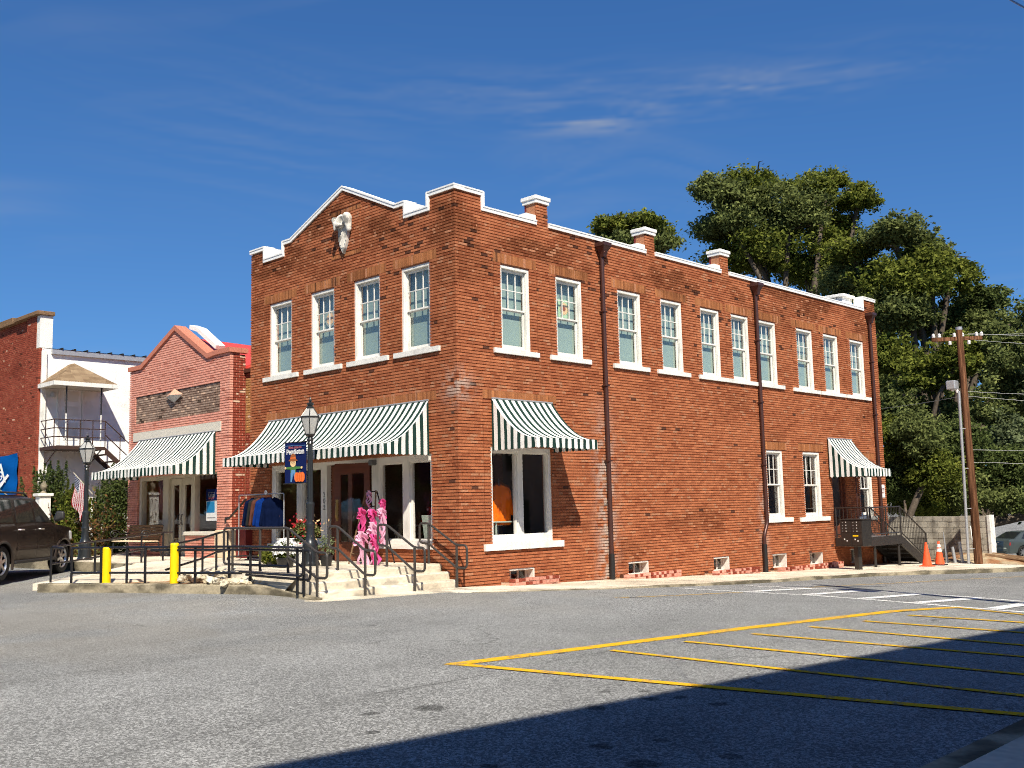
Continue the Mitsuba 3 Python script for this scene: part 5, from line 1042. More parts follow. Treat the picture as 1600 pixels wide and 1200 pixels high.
# lodge banner: blue cloth with the square, compasses and letter
k = thing('lodge_banner', 'blue cloth banner with a white square and compasses emblem on the brick hall', 'banner')
b0, b1, bz0, bz1 = -23.7, -20.86, 2.40, 3.80
n = 14; v = [(b0+(b1-b0)*i/n, HY-.07-.02*math.sin(i*1.3)*(1-j/n)-.015*math.sin(j*.9+i*.5), bz0+(bz1-bz0)*j/n-.05*(1-abs(2*i/n-1)**2)*(j/n)) for i in range(n+1) for j in range(n+1)]
m = MB().add(v, [[i*(n+1)+j, (i+1)*(n+1)+j, (i+1)*(n+1)+j+1, i*(n+1)+j+1] for i in range(n) for j in range(n)]); m.v[0] = m.v[0]; part(k, 'cloth', m, 'banner_blue', smooth=True)
ec, ez_ = -22.26, 3.06
def em(poly, nm, l): part(k, nm, MB().prism(affinity.translate(affinity.scale(poly, .88, .55, origin=(0, 0)), ec, ez_), (0, HY-.11, 0), (1, 0, 0), V3, .004*l, .004*l+.002), 'print_white')
em(Polygon([(-.08, .78), (.08, .78), (.62, -.42), (.46, -.42), (0, .52), (-.46, -.42), (-.62, -.42)]), 'compasses', 1)
em(Polygon([(-.95, -.02), (-.78, .10), (0, -.48), (.78, .10), (.95, -.02), (0, -.82)]).difference(Polygon([(-.40, -.38), (-.62, -.38), (-.55, -.25), (-.4, -.25)])), 'square', 2)
q = meshkit.text_mesh('G', .30, .002, True); e = np.array(q.vertices); part(k, 'letter', MB().add(np.column_stack([ec-.17+e[:, 0]*1.2, HY-.112-e[:, 2], ez_-.14+e[:, 1]]), q.faces), 'print_white')
# two small flags on slanted staffs
def flag(p, d, w, h, label):
    k = thing('small_flag', label, 'flag', 'small national flags'); p, d = np.array(p, float), np.array(d, float); d /= np.linalg.norm(d)
    part(k, 'staff', MB().tube([p, p+d*1.55], .013), 'cream_paint', smooth=40); tip = p+d*1.5; n, mm = 12, 16; v, uv = [], []
    for i in range(n+1):
        for j in range(mm+1):
            s, t = i/n, j/mm; drop = np.array([.05*math.sin(t*5+s*2), .06*math.sin(s*5+t*6), -1.0]); v.append(tip-d*(h*s)+drop*(w*t)*(.92+.08*s)+np.array([-.10*t*s, 0, 0])); uv.append((t, 1-s))
    part(k, 'cloth', MB().add(v, [[i*(mm+1)+j, (i+1)*(mm+1)+j, (i+1)*(mm+1)+j+1, i*(mm+1)+j+1] for i in range(n) for j in range(mm)], np.array(uv)), 'flag_cloth', smooth=True, uv=True)
flag((-14.35, -1.25, 2.25), (-.92, .02, .44), 1.08, .88, 'national flag hanging in front of the columnar shrubs'); flag((-20.4, HY-.05, 2.0), (.05, -.75, .55), .75, .55, 'national flag leaning from the brick hall beside the blue banner')
# gate piers with urn finials, garden shrubs
for x, y, lb in ((-16.95, -1.62, 'white gate pier with an urn finial beside the brick hall'), (-18.1, .8, 'white gate pier with an urn finial right of the street lamp')):
    k = thing('gate_pier', lb, 'gate pier', 'white gate piers'); part(k, 'shaft', MB().rbox(x-.17, x+.17, y-.17, y+.17, .42, 2.24, .012), 'white_paint'); part(k, 'cap', MB().rbox(x-.23, x+.23, y-.23, y+.23, 2.24, 2.33, .015), 'white_paint')
    part(k, 'urn_finial', MB().lathe([(0, 2.33), (.09, 2.33), (.09, 2.37), (.035, 2.40), (.035, 2.43), (.10, 2.50), (.105, 2.58), (.07, 2.64), (.025, 2.67), (.03, 2.70), (0, 2.73)], (x, y, 0), 16), 'old_concrete', smooth=40)
def column_shrub(x, y, z0, H, r, seed, label, pal=.4, n=9000):
    k = thing('columnar_shrub', label, 'shrub', 'clipped columnar shrubs'); q = np.random.default_rng(seed)
    part(k, 'stem', MB().tube([(x, y, z0-.2), (x, y, z0+H*.7)], [.06, .02], 6), 'bark')
    ns = 22; tops = [(x+q.normal()*r*.5, y+q.normal()*r*.5, H*q.uniform(.72, 1.0)) for _ in range(ns)]; P = []
    for i in range(ns):
        tx, ty, h = tops[i]; m_ = n//ns; t = q.random(m_)**.8; rr = r*.36*np.minimum(1, (1-t)*2.4+.06); d = q.normal(size=(m_, 2))*.6
        P.append(np.column_stack([x+(tx-x)*(.5+.5*t)+d[:, 0]*rr+(tx-x)*.4, y+(ty-y)*(.5+.5*t)+d[:, 1]*rr+(ty-y)*.4, z0+t*h]))
    p = np.vstack(P); a = q.normal(size=(len(p), 3))*np.array([.35, .35, 1]); leaf_cards(k, 'foliage', p, .045, pal, q, q.random(len(p))*(.45+.55*meshkit.noise(p*3)))
column_shrub(-17.15, -1.30, .42, 2.95, .46, 31, 'tall dark columnar shrub nearest the brick hall'); column_shrub(-16.75, -.85, .42, 2.35, .42, 32, 'columnar shrub just behind the flag by the street lamp', pal=.2)
column_shrub(-16.2, .35, .42, 2.95, .44, 33, 'columnar shrub against the left edge of the salmon shop', pal=.4); column_shrub(-16.6, -.05, .42, 2.2, .17, 34, 'thin spindly columnar shrub among the brown rose leaves', pal=.4, n=2500)
k = thing('rose_bush', 'straggly climbing bush with sparse brown leaves against the white wall', 'bush'); q = np.random.default_rng(35)
P = []
for i in range(26):
    a = q.uniform(0, 6.28); b = np.array([-16.5+q.normal()*.35, -.35+q.normal()*.28, .42]); pts = [b]; d = np.array([q.normal()*.30, q.normal()*.30, 1.0])
    for j in range(8): d = d+q.normal(size=3)*.28; d[2] = max(d[2], .15); d /= np.linalg.norm(d); pts.append(pts[-1]+d*q.uniform(.14, .36)); P += [pts[-1]+q.normal(size=3)*.10 for _ in range(int(9-j*.6))]
    part(k, 'branch', MB().tube(pts, np.linspace(.014, .005, len(pts)), 5), 'bark', smooth=60)
P = np.array(P); leaf_cards(k, 'leaves', P, .05, .8, q, q.random(len(P))); P2 = P[q.random(len(P)) < .35]+q.normal(size=(int(0), 3)).sum() if False else P[:500]+.03; leaf_cards(k, 'leaves', P2, .045, .2, q, q.random(len(P2)))
k = thing('low_planting', 'low green and russet groundcover at the foot of the white wall', 'plant'); p = np.column_stack([q.uniform(-17.2, -14.8, 1600), q.uniform(-1.7, -.7, 1600), .44+np.abs(q.normal(size=1600))*.16]); leaf_cards(k, 'foliage', p, .05, .8, q, q.random(1600)); leaf_cards(k, 'foliage', p[:900]+.02, .05, .0, q, q.random(900))

# ---------------------------------------------------------------- vehicles
def vehicle(key, P, place, paint_mat):
    """P: side outline, front section, plan and window outlines of a car with its nose at +x, centre at y = 0, wheels on z = 0"""
    W = P['width']; M = np.eye(4); a = place[3]; M[:2, :2] = [[math.cos(a), -math.sin(a)], [math.sin(a), math.cos(a)]]; M[:3, 3] = place[:3]
    ext = lambda poly, d: m3.Manifold.extrude(m3.CrossSection([np.array(poly)]), d)
    def solid(inf=0.0):
        sp = np.array(Polygon(P['side']).buffer(inf+1e-6, join_style=2).exterior.coords)[:-1]
        side = ext(sp if Polygon(sp).exterior.is_ccw else sp[::-1], W+1)
        side = side.rotate((90, 0, 0)).translate((0, (W+1)/2, 0))
        fr = np.array(P['front']); fr = np.vstack([fr, fr[::-1]*[-1, 1]]); fr = np.array(Polygon(fr).buffer(inf+1e-6, join_style=2).exterior.coords)[:-1]
        if not Polygon(fr).exterior.is_ccw: fr = fr[::-1]
        front = ext(fr, 12).rotate((90, 0, 0)).rotate((0, 0, 90)).translate((-6, 0, 0))
        pl = np.array(P['plan']); pl = np.vstack([pl, pl[::-1]*[1, -1]]); pl = np.array(Polygon(pl).buffer(inf+1e-6, join_style=2).exterior.coords)[:-1]
        if not Polygon(pl).exterior.is_ccw: pl = pl[::-1]
        return side ^ front ^ ext(pl, 4).translate((0, 0, -.5))
    if not Polygon(P['side']).exterior.is_ccw: P['side'] = P['side'][::-1]
    body = solid(); R = P['wheel_r']
    for wx in P['wheels']:
        for s in (-1, 1):
            body -= m3.Manifold.cylinder(.5, R*1.16, circular_segments=36).rotate((90, 0, 0)).translate((wx, s*(W/2)+.25 if s > 0 else -(W/2)+.25, R))
    big, skin = solid(.006), solid(-.012)
    def glass(poly, axis):
        p = np.array(poly, float); p = p if Polygon(p).exterior.is_ccw else p[::-1]
        if axis == 'y': q = ext(p, W+2).rotate((90, 0, 0)).translate((0, (W+2)/2, 0))
        else:
            p2 = np.array(Polygon(p).exterior.coords)[:-1]; q = ext(p2, 1.6).rotate((90, 0, 0)).rotate((0, 0, 90)); q = q.translate((P[axis][0], 0, 0))
        return (big ^ q)-skin
    for x in P['cuts']: body -= m3.Manifold.cube((.010, W+1, P['cut_top']-P['cut_bot'])).translate((x, -(W+1)/2, P['cut_bot'])) ^ (solid(.02)-solid(-.012))
    put_ = lambda nm, man, mat, sm=28, parent=key: part(parent, nm, MB().mesh(man).move(M), mat, smooth=sm)
    bk = put_('body', body, paint_mat, 24)
    for poly in P['glass']: [put_('side_window', glass(poly, 'y') ^ m3.Manifold.cube((20, 5, 5)).translate((-10, o_, -1)), 'smoke_glass', 24) for o_ in (0, -5)]
    put_('windscreen', glass(P['screen'], 'screen_x'), 'smoke_glass', 24); put_('rear_window', glass(P['back'], 'back_x'), 'smoke_glass', 24)
    mv = lambda mb: mb.move(M)
    for wx in P['wheels']:
        for s in (-1, 1):
            yc = s*(W/2-.13); t = MB().lathe([(R*.66, -.10), (R*.90, -.115), (R*.985, -.09), (R, -.04), (R, .04), (R*.985, .09), (R*.90, .115), (R*.66, .10)], (wx, yc, R), 36, 'y'); wk = part(key, 'wheel', mv(t), 'tyre', smooth=35)
            rim = MB().lathe([(R*.66, -.09), (R*.68, 0), (R*.66, .09)], (wx, yc, R), 36, 'y')
            rim.lathe([(0, -.01), (R*.62, -.01), (R*.62, .01), (0, .01)], (wx, yc-s*.03, R), 30, 'y'); n = P['spokes']
            part(wk, 'brake_shadow', mv(rim), 'car_plastic', smooth=35); sp = MB(); sp.lathe([(0, s*.085), (R*.13, s*.08), (R*.15, s*.05)], (wx, yc, R), 18, 'y'); sp.lathe([(R*.60, s*.055), (R*.66, s*.095), (R*.70, s*.09), (R*.68, s*.04)], (wx, yc, R), 36, 'y')
            for i in range(n):
                a_ = i*2*PI/n+.3; u = np.array([math.cos(a_), 0, math.sin(a_)]); v = np.array([-math.sin(a_), 0, math.cos(a_)]); c = np.array([wx, yc+s*.045, R])
                q = [c+u*R*.08-v*R*.10, c+u*R*.08+v*R*.10, c+u*R*.66+v*R*.075, c+u*R*.66-v*R*.075]; e = np.array([0, s*.035, 0]); sp.add(q+[x+e for x in q], [[0, 1, 2, 3], [4, 5, 6, 7], [0, 1, 5, 4], [1, 2, 6, 5], [2, 3, 7, 6], [3, 0, 4, 7]])
            part(wk, 'rim', mv(sp), 'alloy', smooth=30)
    return M, mv, W, big, skin
k = thing('parked_suv', 'large dark brown four-wheel-drive vehicle parked nose to the kerb', 'car')
side = [(-2.52, .55), (-2.55, .85), (-2.50, 1.15), (-2.42, 1.75), (-2.25, 1.90), (-1.2, 1.955), (-.2, 1.93), (.30, 1.85), (1.02, 1.30), (1.10, 1.24), (2.05, 1.13), (2.32, 1.02), (2.45, .80), (2.47, .48), (2.30, .38), (-2.35, .40)]
suv = dict(width=2.0, side=side, front=[(.70, .34), (.97, .42), (1.0, .75), (1.0, 1.02), (.965, 1.20), (.93, 1.26), (.80, 1.86), (.70, 1.94), (0, 1.97)], plan=[(-2.58, 0), (-2.56, .75), (-2.40, .97), (-1.8, 1.0), (1.6, 1.0), (2.1, .95), (2.38, .72), (2.52, 0)], wheels=(1.58, -1.54), wheel_r=.40, spokes=6,
           glass=[[(.18, 1.30), (.98, 1.30), (.92, 1.36), (.34, 1.78), (.18, 1.80)], [(-.80, 1.30), (.08, 1.30), (.08, 1.80), (-.74, 1.83)], [(-2.2, 1.32), (-.98, 1.30), (-.92, 1.83), (-2.12, 1.79)]], screen=[(-.78, 1.30), (.78, 1.30), (.68, 1.84), (-.68, 1.84)], screen_x=(.1, 0), back=[(-.75, 1.30), (.75, 1.30), (.68, 1.80), (-.68, 1.80)], back_x=(-3.2, 0), cuts=(1.05, .12, -.90), cut_top=1.28, cut_bot=.50)
SUVP = (-11.0, -3.5, .19, math.radians(134))
hd_ = SUVP[3]; fwx = np.array([-11.15, -3.42]); off = np.array([math.cos(hd_)*1.58-math.sin(hd_)*-.95, math.sin(hd_)*1.58+math.cos(hd_)*-.95]); cpos = fwx-off
M, mv, W, big, skin = vehicle(k, suv, (cpos[0], cpos[1], .19, hd_), 'suv_paint')
for s in (-1, 1):
    q = MB().tube(fillet([(-1.9, s*.70, 1.93), (-1.8, s*.70, 2.01), (.0, s*.70, 1.99), (.15, s*.70, 1.90)], .08), .022, 8); part(k, 'roof_rail', mv(q), 'car_plastic', smooth=40)
    q = MB().mesh(m3.Manifold.batch_hull([m3.Manifold.sphere(.07, 10).translate((.92, s*1.10, 1.36)), m3.Manifold.sphere(.06, 10).translate((.92, s*1.24, 1.40)), m3.Manifold.sphere(.06, 10).translate((.94, s*1.12, 1.50)), m3.Manifold.sphere(.05, 10).translate((.93, s*1.24, 1.50))])); part(k, 'mirror', mv(q), 'car_plastic', smooth=40)
    q = MB().rbox(-1.05, 1.08, min(s*.86, s*1.06), max(s*.86, s*1.06), .36, .43, .015); part(k, 'running_board', mv(q), 'car_plastic')
    q = MB().rbox(-.88, .10, min(s*.985, s*1.02), max(s*.985, s*1.02), .66, .74, .01); part(k, 'side_moulding', mv(q), 'suv_paint'); q = MB().rbox(.14, 1.03, min(s*.985, s*1.02), max(s*.985, s*1.02), .66, .74, .01); part(k, 'side_moulding', mv(q), 'suv_paint')
    for x in (-.80, .22): part(k, 'door_handle', mv(MB().tube(fillet([(x, s*.98, 1.13), (x, s*1.03, 1.13), (x+.19, s*1.03, 1.13), (x+.19, s*.98, 1.13)], .02), .014, 8)), 'chrome', smooth=40)
    for wx in (1.58, -1.54):
        a = np.linspace(-.35, PI+.35, 22); q = MB().tube([(wx+.475*math.cos(t), s*.995, .40+.475*math.sin(t)) for t in a], .035, 6); part(k, 'wheel_arch_trim', mv(q), 'car_trim', smooth=50)
    q = MB().mesh(m3.Manifold.batch_hull([m3.Manifold.sphere(.05, 10).translate((2.34, s*.72, .95)), m3.Manifold.sphere(.06, 10).translate((2.02, s*.95, 1.0)), m3.Manifold.sphere(.05, 10).translate((2.30, s*.72, .83)), m3.Manifold.sphere(.05, 10).translate((2.05, s*.955, .86))])); part(k, 'headlight', mv(q), 'lamp_clear', smooth=40)
    q = MB().rbox(-2.52, -2.40, min(s*.80, s*.97), max(s*.80, s*.97), .95, 1.45, .02); part(k, 'tail_light', mv(q), 'tail_red')
k = thing('parked_sedan', 'grey green saloon car seen from behind beyond the block wall', 'car')
side = [(-2.36, .45), (-2.40, .70), (-2.34, .95), (-2.05, 1.03), (-1.72, 1.05), (-1.05, 1.42), (-.5, 1.47), (.2, 1.44), (1.0, 1.02), (1.9, .90), (2.25, .75), (2.36, .55), (2.3, .25), (-2.3, .28)]
sed = dict(width=1.8, side=side, front=[(.62, .22), (.86, .32), (.90, .60), (.89, .85), (.83, .98), (.62, 1.38), (.45, 1.45), (0, 1.475)], plan=[(-2.42, 0), (-2.36, .62), (-2.15, .85), (-1.6, .9), (1.6, .9), (2.1, .80), (2.3, .5), (2.38, 0)], wheels=(1.42, -1.30), wheel_r=.33, spokes=7,
           glass=[[(-.35, 1.02), (.78, 1.02), (.18, 1.38), (-.35, 1.40)], [(-1.30, 1.05), (-.42, 1.02), (-.42, 1.40), (-.95, 1.37)]], screen=[(-.66, 1.02), (.66, 1.02), (.55, 1.42), (-.55, 1.42)], screen_x=(.1, 0), back=[(-.66, 1.07), (.66, 1.07), (.54, 1.40), (-.54, 1.40)], back_x=(-2.3, 0), cuts=(.85, -.38), cut_top=1.0, cut_bot=.35)
SP = (-4.3, 47.1, -1.80, math.radians(60))
M, mv, W, big, skin = vehicle(k, sed, SP, 'sedan_paint')
for s in (-1, 1):
    q = MB().mesh(m3.Manifold.batch_hull([m3.Manifold.sphere(.05, 10).translate((-2.26, s*.55, .86)), m3.Manifold.sphere(.06, 10).translate((-2.10, s*.80, .88)), m3.Manifold.sphere(.05, 10).translate((-2.30, s*.56, .74)), m3.Manifold.sphere(.05, 10).translate((-2.12, s*.815, .74))])); part(k, 'tail_light', mv(q), 'tail_red', smooth=40)
    q = MB().mesh(m3.Manifold.batch_hull([m3.Manifold.sphere(.05, 10).translate((.72, s*.95, 1.04)), m3.Manifold.sphere(.05, 10).translate((.72, s*1.05, 1.07))])); part(k, 'mirror', mv(q), 'sedan_paint', smooth=40)
part(k, 'rear_bumper', mv(MB().rbox(-2.47, -2.25, -.74, .74, .38, .60, .04)), 'sedan_paint'); part(k, 'number_plate', mv(MB().rbox(-2.425, -2.39, -.18, .18, .70, .84, .004)), 'print_white'); part(k, 'boot_trim', mv(MB().rbox(-2.42, -2.36, -.42, .42, .87, .90, .008)), 'chrome')

# ---------------------------------------------------------------- rear deck, stair and mailboxes
k = thing('steel_deck_stair', 'dark bronze steel landing and stair under the small rear awning', 'stair')
DM = 'mail_bronze'; dz = .40; dx0, dx1, dy0, dy1 = .06, 1.16, 15.9, 18.25
part(k, 'deck', MB().box(dx0, dx1-.06, dy0+.05, dy1, dz-.04, dz), 'grey_metal'); part(k, 'edge_beam', MB().box(dx1-.06, dx1, dy0, dy1, dz-.26, dz+.015), DM); part(k, 'edge_beam', MB().box(dx0, dx1-.061, dy0, dy0+.05, dz-.26, dz+.015), DM)
yb, zb = 20.25, -.60; n = 6
for x in (.12, dx1-.05): part(k, 'stringer', MB().obox((x-.03, dy1+.002, dz-.30), (.06, 0, 0), (0, yb-dy1, zb-dz+.05), (0, 0, .31)), DM)
for i in range(n): part(k, 'riser', MB().box(.15, dx1-.08, dy1+.045+i*(yb-dy1)/n, dy1+.055+i*(yb-dy1)/n, dz-(i+1)*(dz-zb)/(n+.6)-.02, dz-i*(dz-zb)/(n+.6)-.035), DM)  # plates added so the shaded space under the stair reads dark
for i in range(n): part(k, 'tread', MB().rbox(.15, dx1-.08, dy1+.04+i*(yb-dy1)/n, dy1+.04+(i+1)*(yb-dy1)/n, dz-(i+1)*(dz-zb)/(n+.6)-.03, dz-(i+1)*(dz-zb)/(n+.6), .005), 'grey_metal')
def balustrade(pts, nm='baluster', pitch=.115):
    pts = [np.array(q, float) for q in pts]
    for a, b in zip(pts, pts[1:]):
        L = np.linalg.norm((b-a)[:2]); nb = int(L/pitch)
        for h in (.10, .92): part(k, 'rail', MB().tube([a+[0, 0, h], b+[0, 0, h]], .022, 6), DM)
        for i in range(1, nb): p = a+(b-a)*i/nb; part(k, nm, MB().tube([p+[0, 0, .10], p+[0, 0, .92]], .0085, 5), DM)
        for p in (a, b): part(k, 'post', MB().tube([p+[0, 0, -.02], p+[0, 0, .94]], .026, 6), DM)
balustrade([(dx0+.04, dy0+.03, dz), (dx1-.03, dy0+.03, dz)]); balustrade([(dx1-.03, dy0+.03, dz), (dx1-.03, 17.2, dz)]); balustrade([(dx1-.03, 17.2, dz), (dx1-.03, dy1, dz), (dx1-.03, yb-.1, zb+.08)]); balustrade([(dx0+.06, dy1, dz), (dx0+.06, yb-.1, zb+.08)])
for x, y in ((dx1-.08, dy0+.5), (dx1-.08, 18.1)): part(k, 'column', MB().tube([(x, y, -.62), (x, y, dz-.26)], .045, 8), DM, smooth=40); part(k, 'foot_plate', MB().box(x-.1, x+.1, y-.1, y+.1, ZS(y)-.01, ZS(y)+.012), DM)
part(k, 'awning_post', MB().tube([(.75, 16.1, dz), (.75, 16.1, 2.3)], .022, 8), 'copper_pipe', smooth=40)
k = thing('mailbox_cluster', 'dark bronze cluster mailbox on a pedestal before the rear deck', 'mailbox')
M = np.eye(4); a = math.radians(-62); mx, my = 1.45, 14.45; cs, sn = math.cos(-.18), math.sin(-.18)
def mp(*q): x0, x1, y0, y1, z0, z1, c = q; return MB().rbox(x0, x1, y0, y1, z0, z1, c).move(np.array([[cs, -sn, 0, mx], [sn, cs, 0, my], [0, 0, 1, 0], [0, 0, 0, 1]]))
part(k, 'cabinet', mp(-.38, .38, -.20, .22, .22, .98, .012), DM); part(k, 'pedestal', mp(-.06, .10, -.07, .09, -.56, .22, .01), DM); part(k, 'cap', mp(-.40, .40, -.23, .25, .98, 1.01, .006), DM)
for i, cxx in enumerate((-.185, .185)):
    for j in range(4): dk = part(k, 'box_door', mp(cxx-.17, cxx+.17, -.212, -.201, .62+j*.086, .70+j*.086, .003), DM); part(dk, 'lock', mp(cxx+.0, cxx+.025, -.222, -.213, .645+j*.086, .67+j*.086, .002), 'porcelain'); part(dk, 'number_tag', mp(cxx-.115, cxx-.10, -.218, -.213, .65+j*.086, .665+j*.086, .001), 'porcelain')
    dk = part(k, 'parcel_door', mp(cxx-.17, cxx+.17, -.212, -.201, .26, .60, .003), DM)
    for px, pz in ((-.06, .40), (.03, .36)): part(dk, 'lock', mp(cxx+px-.02, cxx+px+.02, -.222, -.213, pz, pz+.04, .004), 'porcelain')
part(k, 'warning_label', mp(.05, .23, -.216, -.2125, .505, .545, .001), 'safety_yellow')
k = thing('wall_notice', 'small white notice beside the downpipe at the far end of the side wall', 'sign'); part(k, 'plate', MB().rbox(.004, .018, 19.42, 19.70, 1.62, 2.05, .003), 'print_white')
m = MB(); m.prism(sbox(19.48, 1.76, 19.64, 1.93).difference(sbox(19.51, 1.79, 19.61, 1.90)), (0, 0, 0), (0, 1, 0), V3, .0185, .0205); part(k, 'symbol', m, 'chimney_red')
# traffic cones
def cone(x, y, h, label, bands):
    k = thing('traffic_cone', label, 'traffic cone', 'orange traffic cones'); z = float(ZS(y))+.004; part(k, 'foot', MB().rbox(x-.19, x+.19, y-.19, y+.19, z, z+.035, .012), 'cone_orange' if not bands else 'car_plastic')
    R = lambda t: .145*(1-t)+.03*t
    for t0, t1, mt in ([(0, 1, 'cone_orange')] if not bands else [(0, .55, 'cone_orange'), (.55, .68, 'print_white'), (.68, .74, 'cone_orange'), (.74, .88, 'print_white'), (.88, 1, 'cone_orange')]):
        part(k, 'body' if mt == 'cone_orange' else 'reflective_band', MB().lathe([(R(t0), z+.03+t0*h), (R(t1), z+.03+t1*h)]+([(0, z+.03+h)] if t1 == 1 else []), (x, y, 0), 20), mt, smooth=40)
cone(2.15, 17.65, .70, 'plain orange traffic cone nearest the stair', False); cone(2.1, 18.75, .72, 'orange traffic cone with white bands by the block wall', True)
# block wall, each block a piece
k = thing('block_wall', 'weathered grey concrete block wall with a white painted end beyond the corner building', 'wall')
rr = np.random.default_rng(41); zb = -.70
wa, wb = np.array([-3.4, 24.2]), np.array([2.12, 23.25]); d = (wb-wa)/np.linalg.norm(wb-wa); nn = np.array([d[1], -d[0]])
for a, b, lift in ((wa, wb-d*.80, 0), (wb-d*.80+nn*.55, wb+d*.22+nn*.55, .02)):
    Lw = np.linalg.norm(b-a)
    for row in range(8):
        off = .2 if row % 2 else 0; us = [0]+[u for u in np.arange(off, Lw, .40) if .08 < u < Lw-.08]+[Lw]
        for u0, u1 in zip(us, us[1:]):
            j = rr.normal()*.005; p = a+d*(u0+.008)+nn*j; part(k, 'block', MB().obox((*p, zb+row*.2+.007+lift), (*(d*(u1-u0-.016)), 0), (*(-nn*.19), 0), (0, 0, .187), (rr.random(), 0)), 'block_face', uv=True)
    part(k, 'mortar_core', MB().obox((*(a-nn*.018+d*.004), zb-.1), (*(d*(Lw-.008)), 0), (*(-nn*.16), 0), (0, 0, 1.69+lift)), 'old_concrete')
p = wb-d*.80-nn*.02; part(k, 'return_wall', MB().obox((*(p+d*.01), zb-.1), (*(d*.17), 0), (*(nn*.55), 0), (0, 0, 1.66)), 'block_face', uv=True)
p = wb+nn*.585+d*.222; part(k, 'painted_end', MB().obox((*p, zb-.1), (*(d*.10), 0), (*(-nn*.30), 0), (0, 0, 1.74)), 'white_paint')
# dirt, lumber and pipes at the pole
m = MB(); X, Y = np.meshgrid(np.linspace(-.6, 4.6, 40), np.linspace(20.2, 23.6, 30), indexing='ij'); q = np.stack([X, Y, 0*X], -1); hgt = .28*np.exp(-((X-2.3)**2/2.2+(Y-21.9)**2/.6))+.14*meshkit.fbm(q*1.7, 4)*np.clip(1-((X-2)/2.7)**2, 0, 1)*np.clip(1-((Y-21.9)/1.7)**2, 0, 1)
Zg = np.minimum(ZS(Y), ZR(X, Y)+.12)-.05+hgt; m.add(np.stack([X, Y, Zg], -1).reshape(-1, 3), [[i*30+j, (i+1)*30+j, (i+1)*30+j+1, i*30+j+1] for i in range(39) for j in range(29)]); struct('dirt_mound', m, 'dirt', smooth=True)
for i, (x0, y0, z0, x1, y1, z1, lb) in enumerate(((2.5, 21.6, -.38, 4.2, 21.3, -.55, 'nearest split log lying on the dirt by the pole'), (2.6, 21.95, -.36, 3.9, 21.75, -.50, 'middle split log lying on the dirt by the pole'), (1.0, 22.3, -.40, 2.2, 21.9, -.40, 'log lying against the foot of the block wall'))):
    solo('split_log', lb, 'log', MB().tube([(x0, y0, z0), (x1, y1, z1)], .075, 9), 'old_wood', smooth=40, group='logs by the pole')
for x, y, h, lb in ((1.55, 20.75, 1.05, 'pointed grey stake leaning by the pole'), (1.80, 20.8, .55, 'shorter grey pipe stub by the pole'), (2.02, 20.85, .72, 'taller grey pipe stub by the pole')):
    solo('pipe_stub', lb, 'pipe', MB().tube([(x, y, -.75), (x-.08, y, -.62+h)], [.055, .05 if h < 1 else .012], 10), 'galvanised', smooth=40, group='pipe stubs by the pole')
solo('marker_rod', 'thin white rod standing beside the utility pole', 'rod', MB().tube([(2.42, 20.9, -.7), (2.32, 20.9, .62)], .018), 'print_white')
# utility pole
k = thing('utility_pole', 'brown wooden utility pole with a crossarm and white insulators', 'utility pole')
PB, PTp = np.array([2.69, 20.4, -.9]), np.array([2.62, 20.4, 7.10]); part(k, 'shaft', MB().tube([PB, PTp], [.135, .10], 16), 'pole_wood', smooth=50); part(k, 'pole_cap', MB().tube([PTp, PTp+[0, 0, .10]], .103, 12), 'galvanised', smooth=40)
part(k, 'crossarm', MB().obox((2.62-.70, 20.22-.35, 6.75), (1.3, .9, 0), (-.06, .08, 0), (0, 0, .12)), 'pole_wood')
for i, t in enumerate((.02, .14, .34, .44, .60, .72, .88, .98)):
    p = np.array([1.92+1.3*t, 19.90+.9*t, 6.87-(.26 if i % 3 == 2 else 0)]); part(k, 'insulator', MB().lathe([(.02, 0), (.055, .01), (.055, .05), (.03, .06), (.05, .07), (.05, .11), (.025, .13), (0, .15)], p, 12), 'porcelain', smooth=40)
part(k, 'floodlight', MB().rbox(2.22, 2.52, 19.95, 20.3, 5.10, 5.40, .03), 'galvanised')
part(k, 'conduit', MB().tube(fillet([(2.50, 20.05, -.75), (2.52, 20.18, 3.0), (2.52, 20.24, 5.05)], .3), .045, 10), 'galvanised', smooth=40); part(k, 'conduit_head', MB().tube(fillet([(2.48, 20.24, 5.0), (2.45, 20.2, 5.18), (2.35, 20.1, 5.08)], .06), .05, 8), 'porcelain', smooth=40)
for z in (-.1, 1.2, 2.5, 3.8): part(k, 'conduit_strap', MB().tube([(2.51, 20.15, z), (2.68, 20.35, z)], .014, 5), 'galvanised')
def wire(p0, p1, sag, label, r=.006):
    p0, p1 = np.array(p0, float), np.array(p1, float); t = np.linspace(0, 1, 24); pts = [p0+(p1-p0)*a-np.array([0, 0, sag*4*a*(1-a)]) for a in t]; solo('overhead_wire', label, 'wire', MB().tube(pts, r, 5), 'black_iron' if r > .02 else 'galvanised', smooth=60, group='wires from the utility pole')
far = np.array([19., 27., 0])
for i, (z0, z1, s, x, lb) in enumerate(((7.2, 7.3, .5, 2.3, 'uppermost wire leaving the utility pole crossarm'), (7.15, 6.9, .6, 2.9, 'second wire down leaving the pole crossarm'), (6.9, 6.5, .7, 3.1, 'third wire down leaving the pole crossarm'), (5.25, 5.0, .55, 2.6, 'wire leaving the pole at the floodlight'), (5.1, 4.6, .65, 2.6, 'wire just below the one at the floodlight'), (3.3, 3.3, .3, 2.75, 'upper of the two lowest wires on the pole'), (2.9, 2.6, .3, 2.75, 'lowest wire on the utility pole'))): wire((x, 20.4, z0-.2), (far[0], far[1]+i*.3, z1), s, lb)
wire((2.5, 21.2, 5.0), (-6, 24, 5.2), .2, 'wire running behind the corner building from the pole')
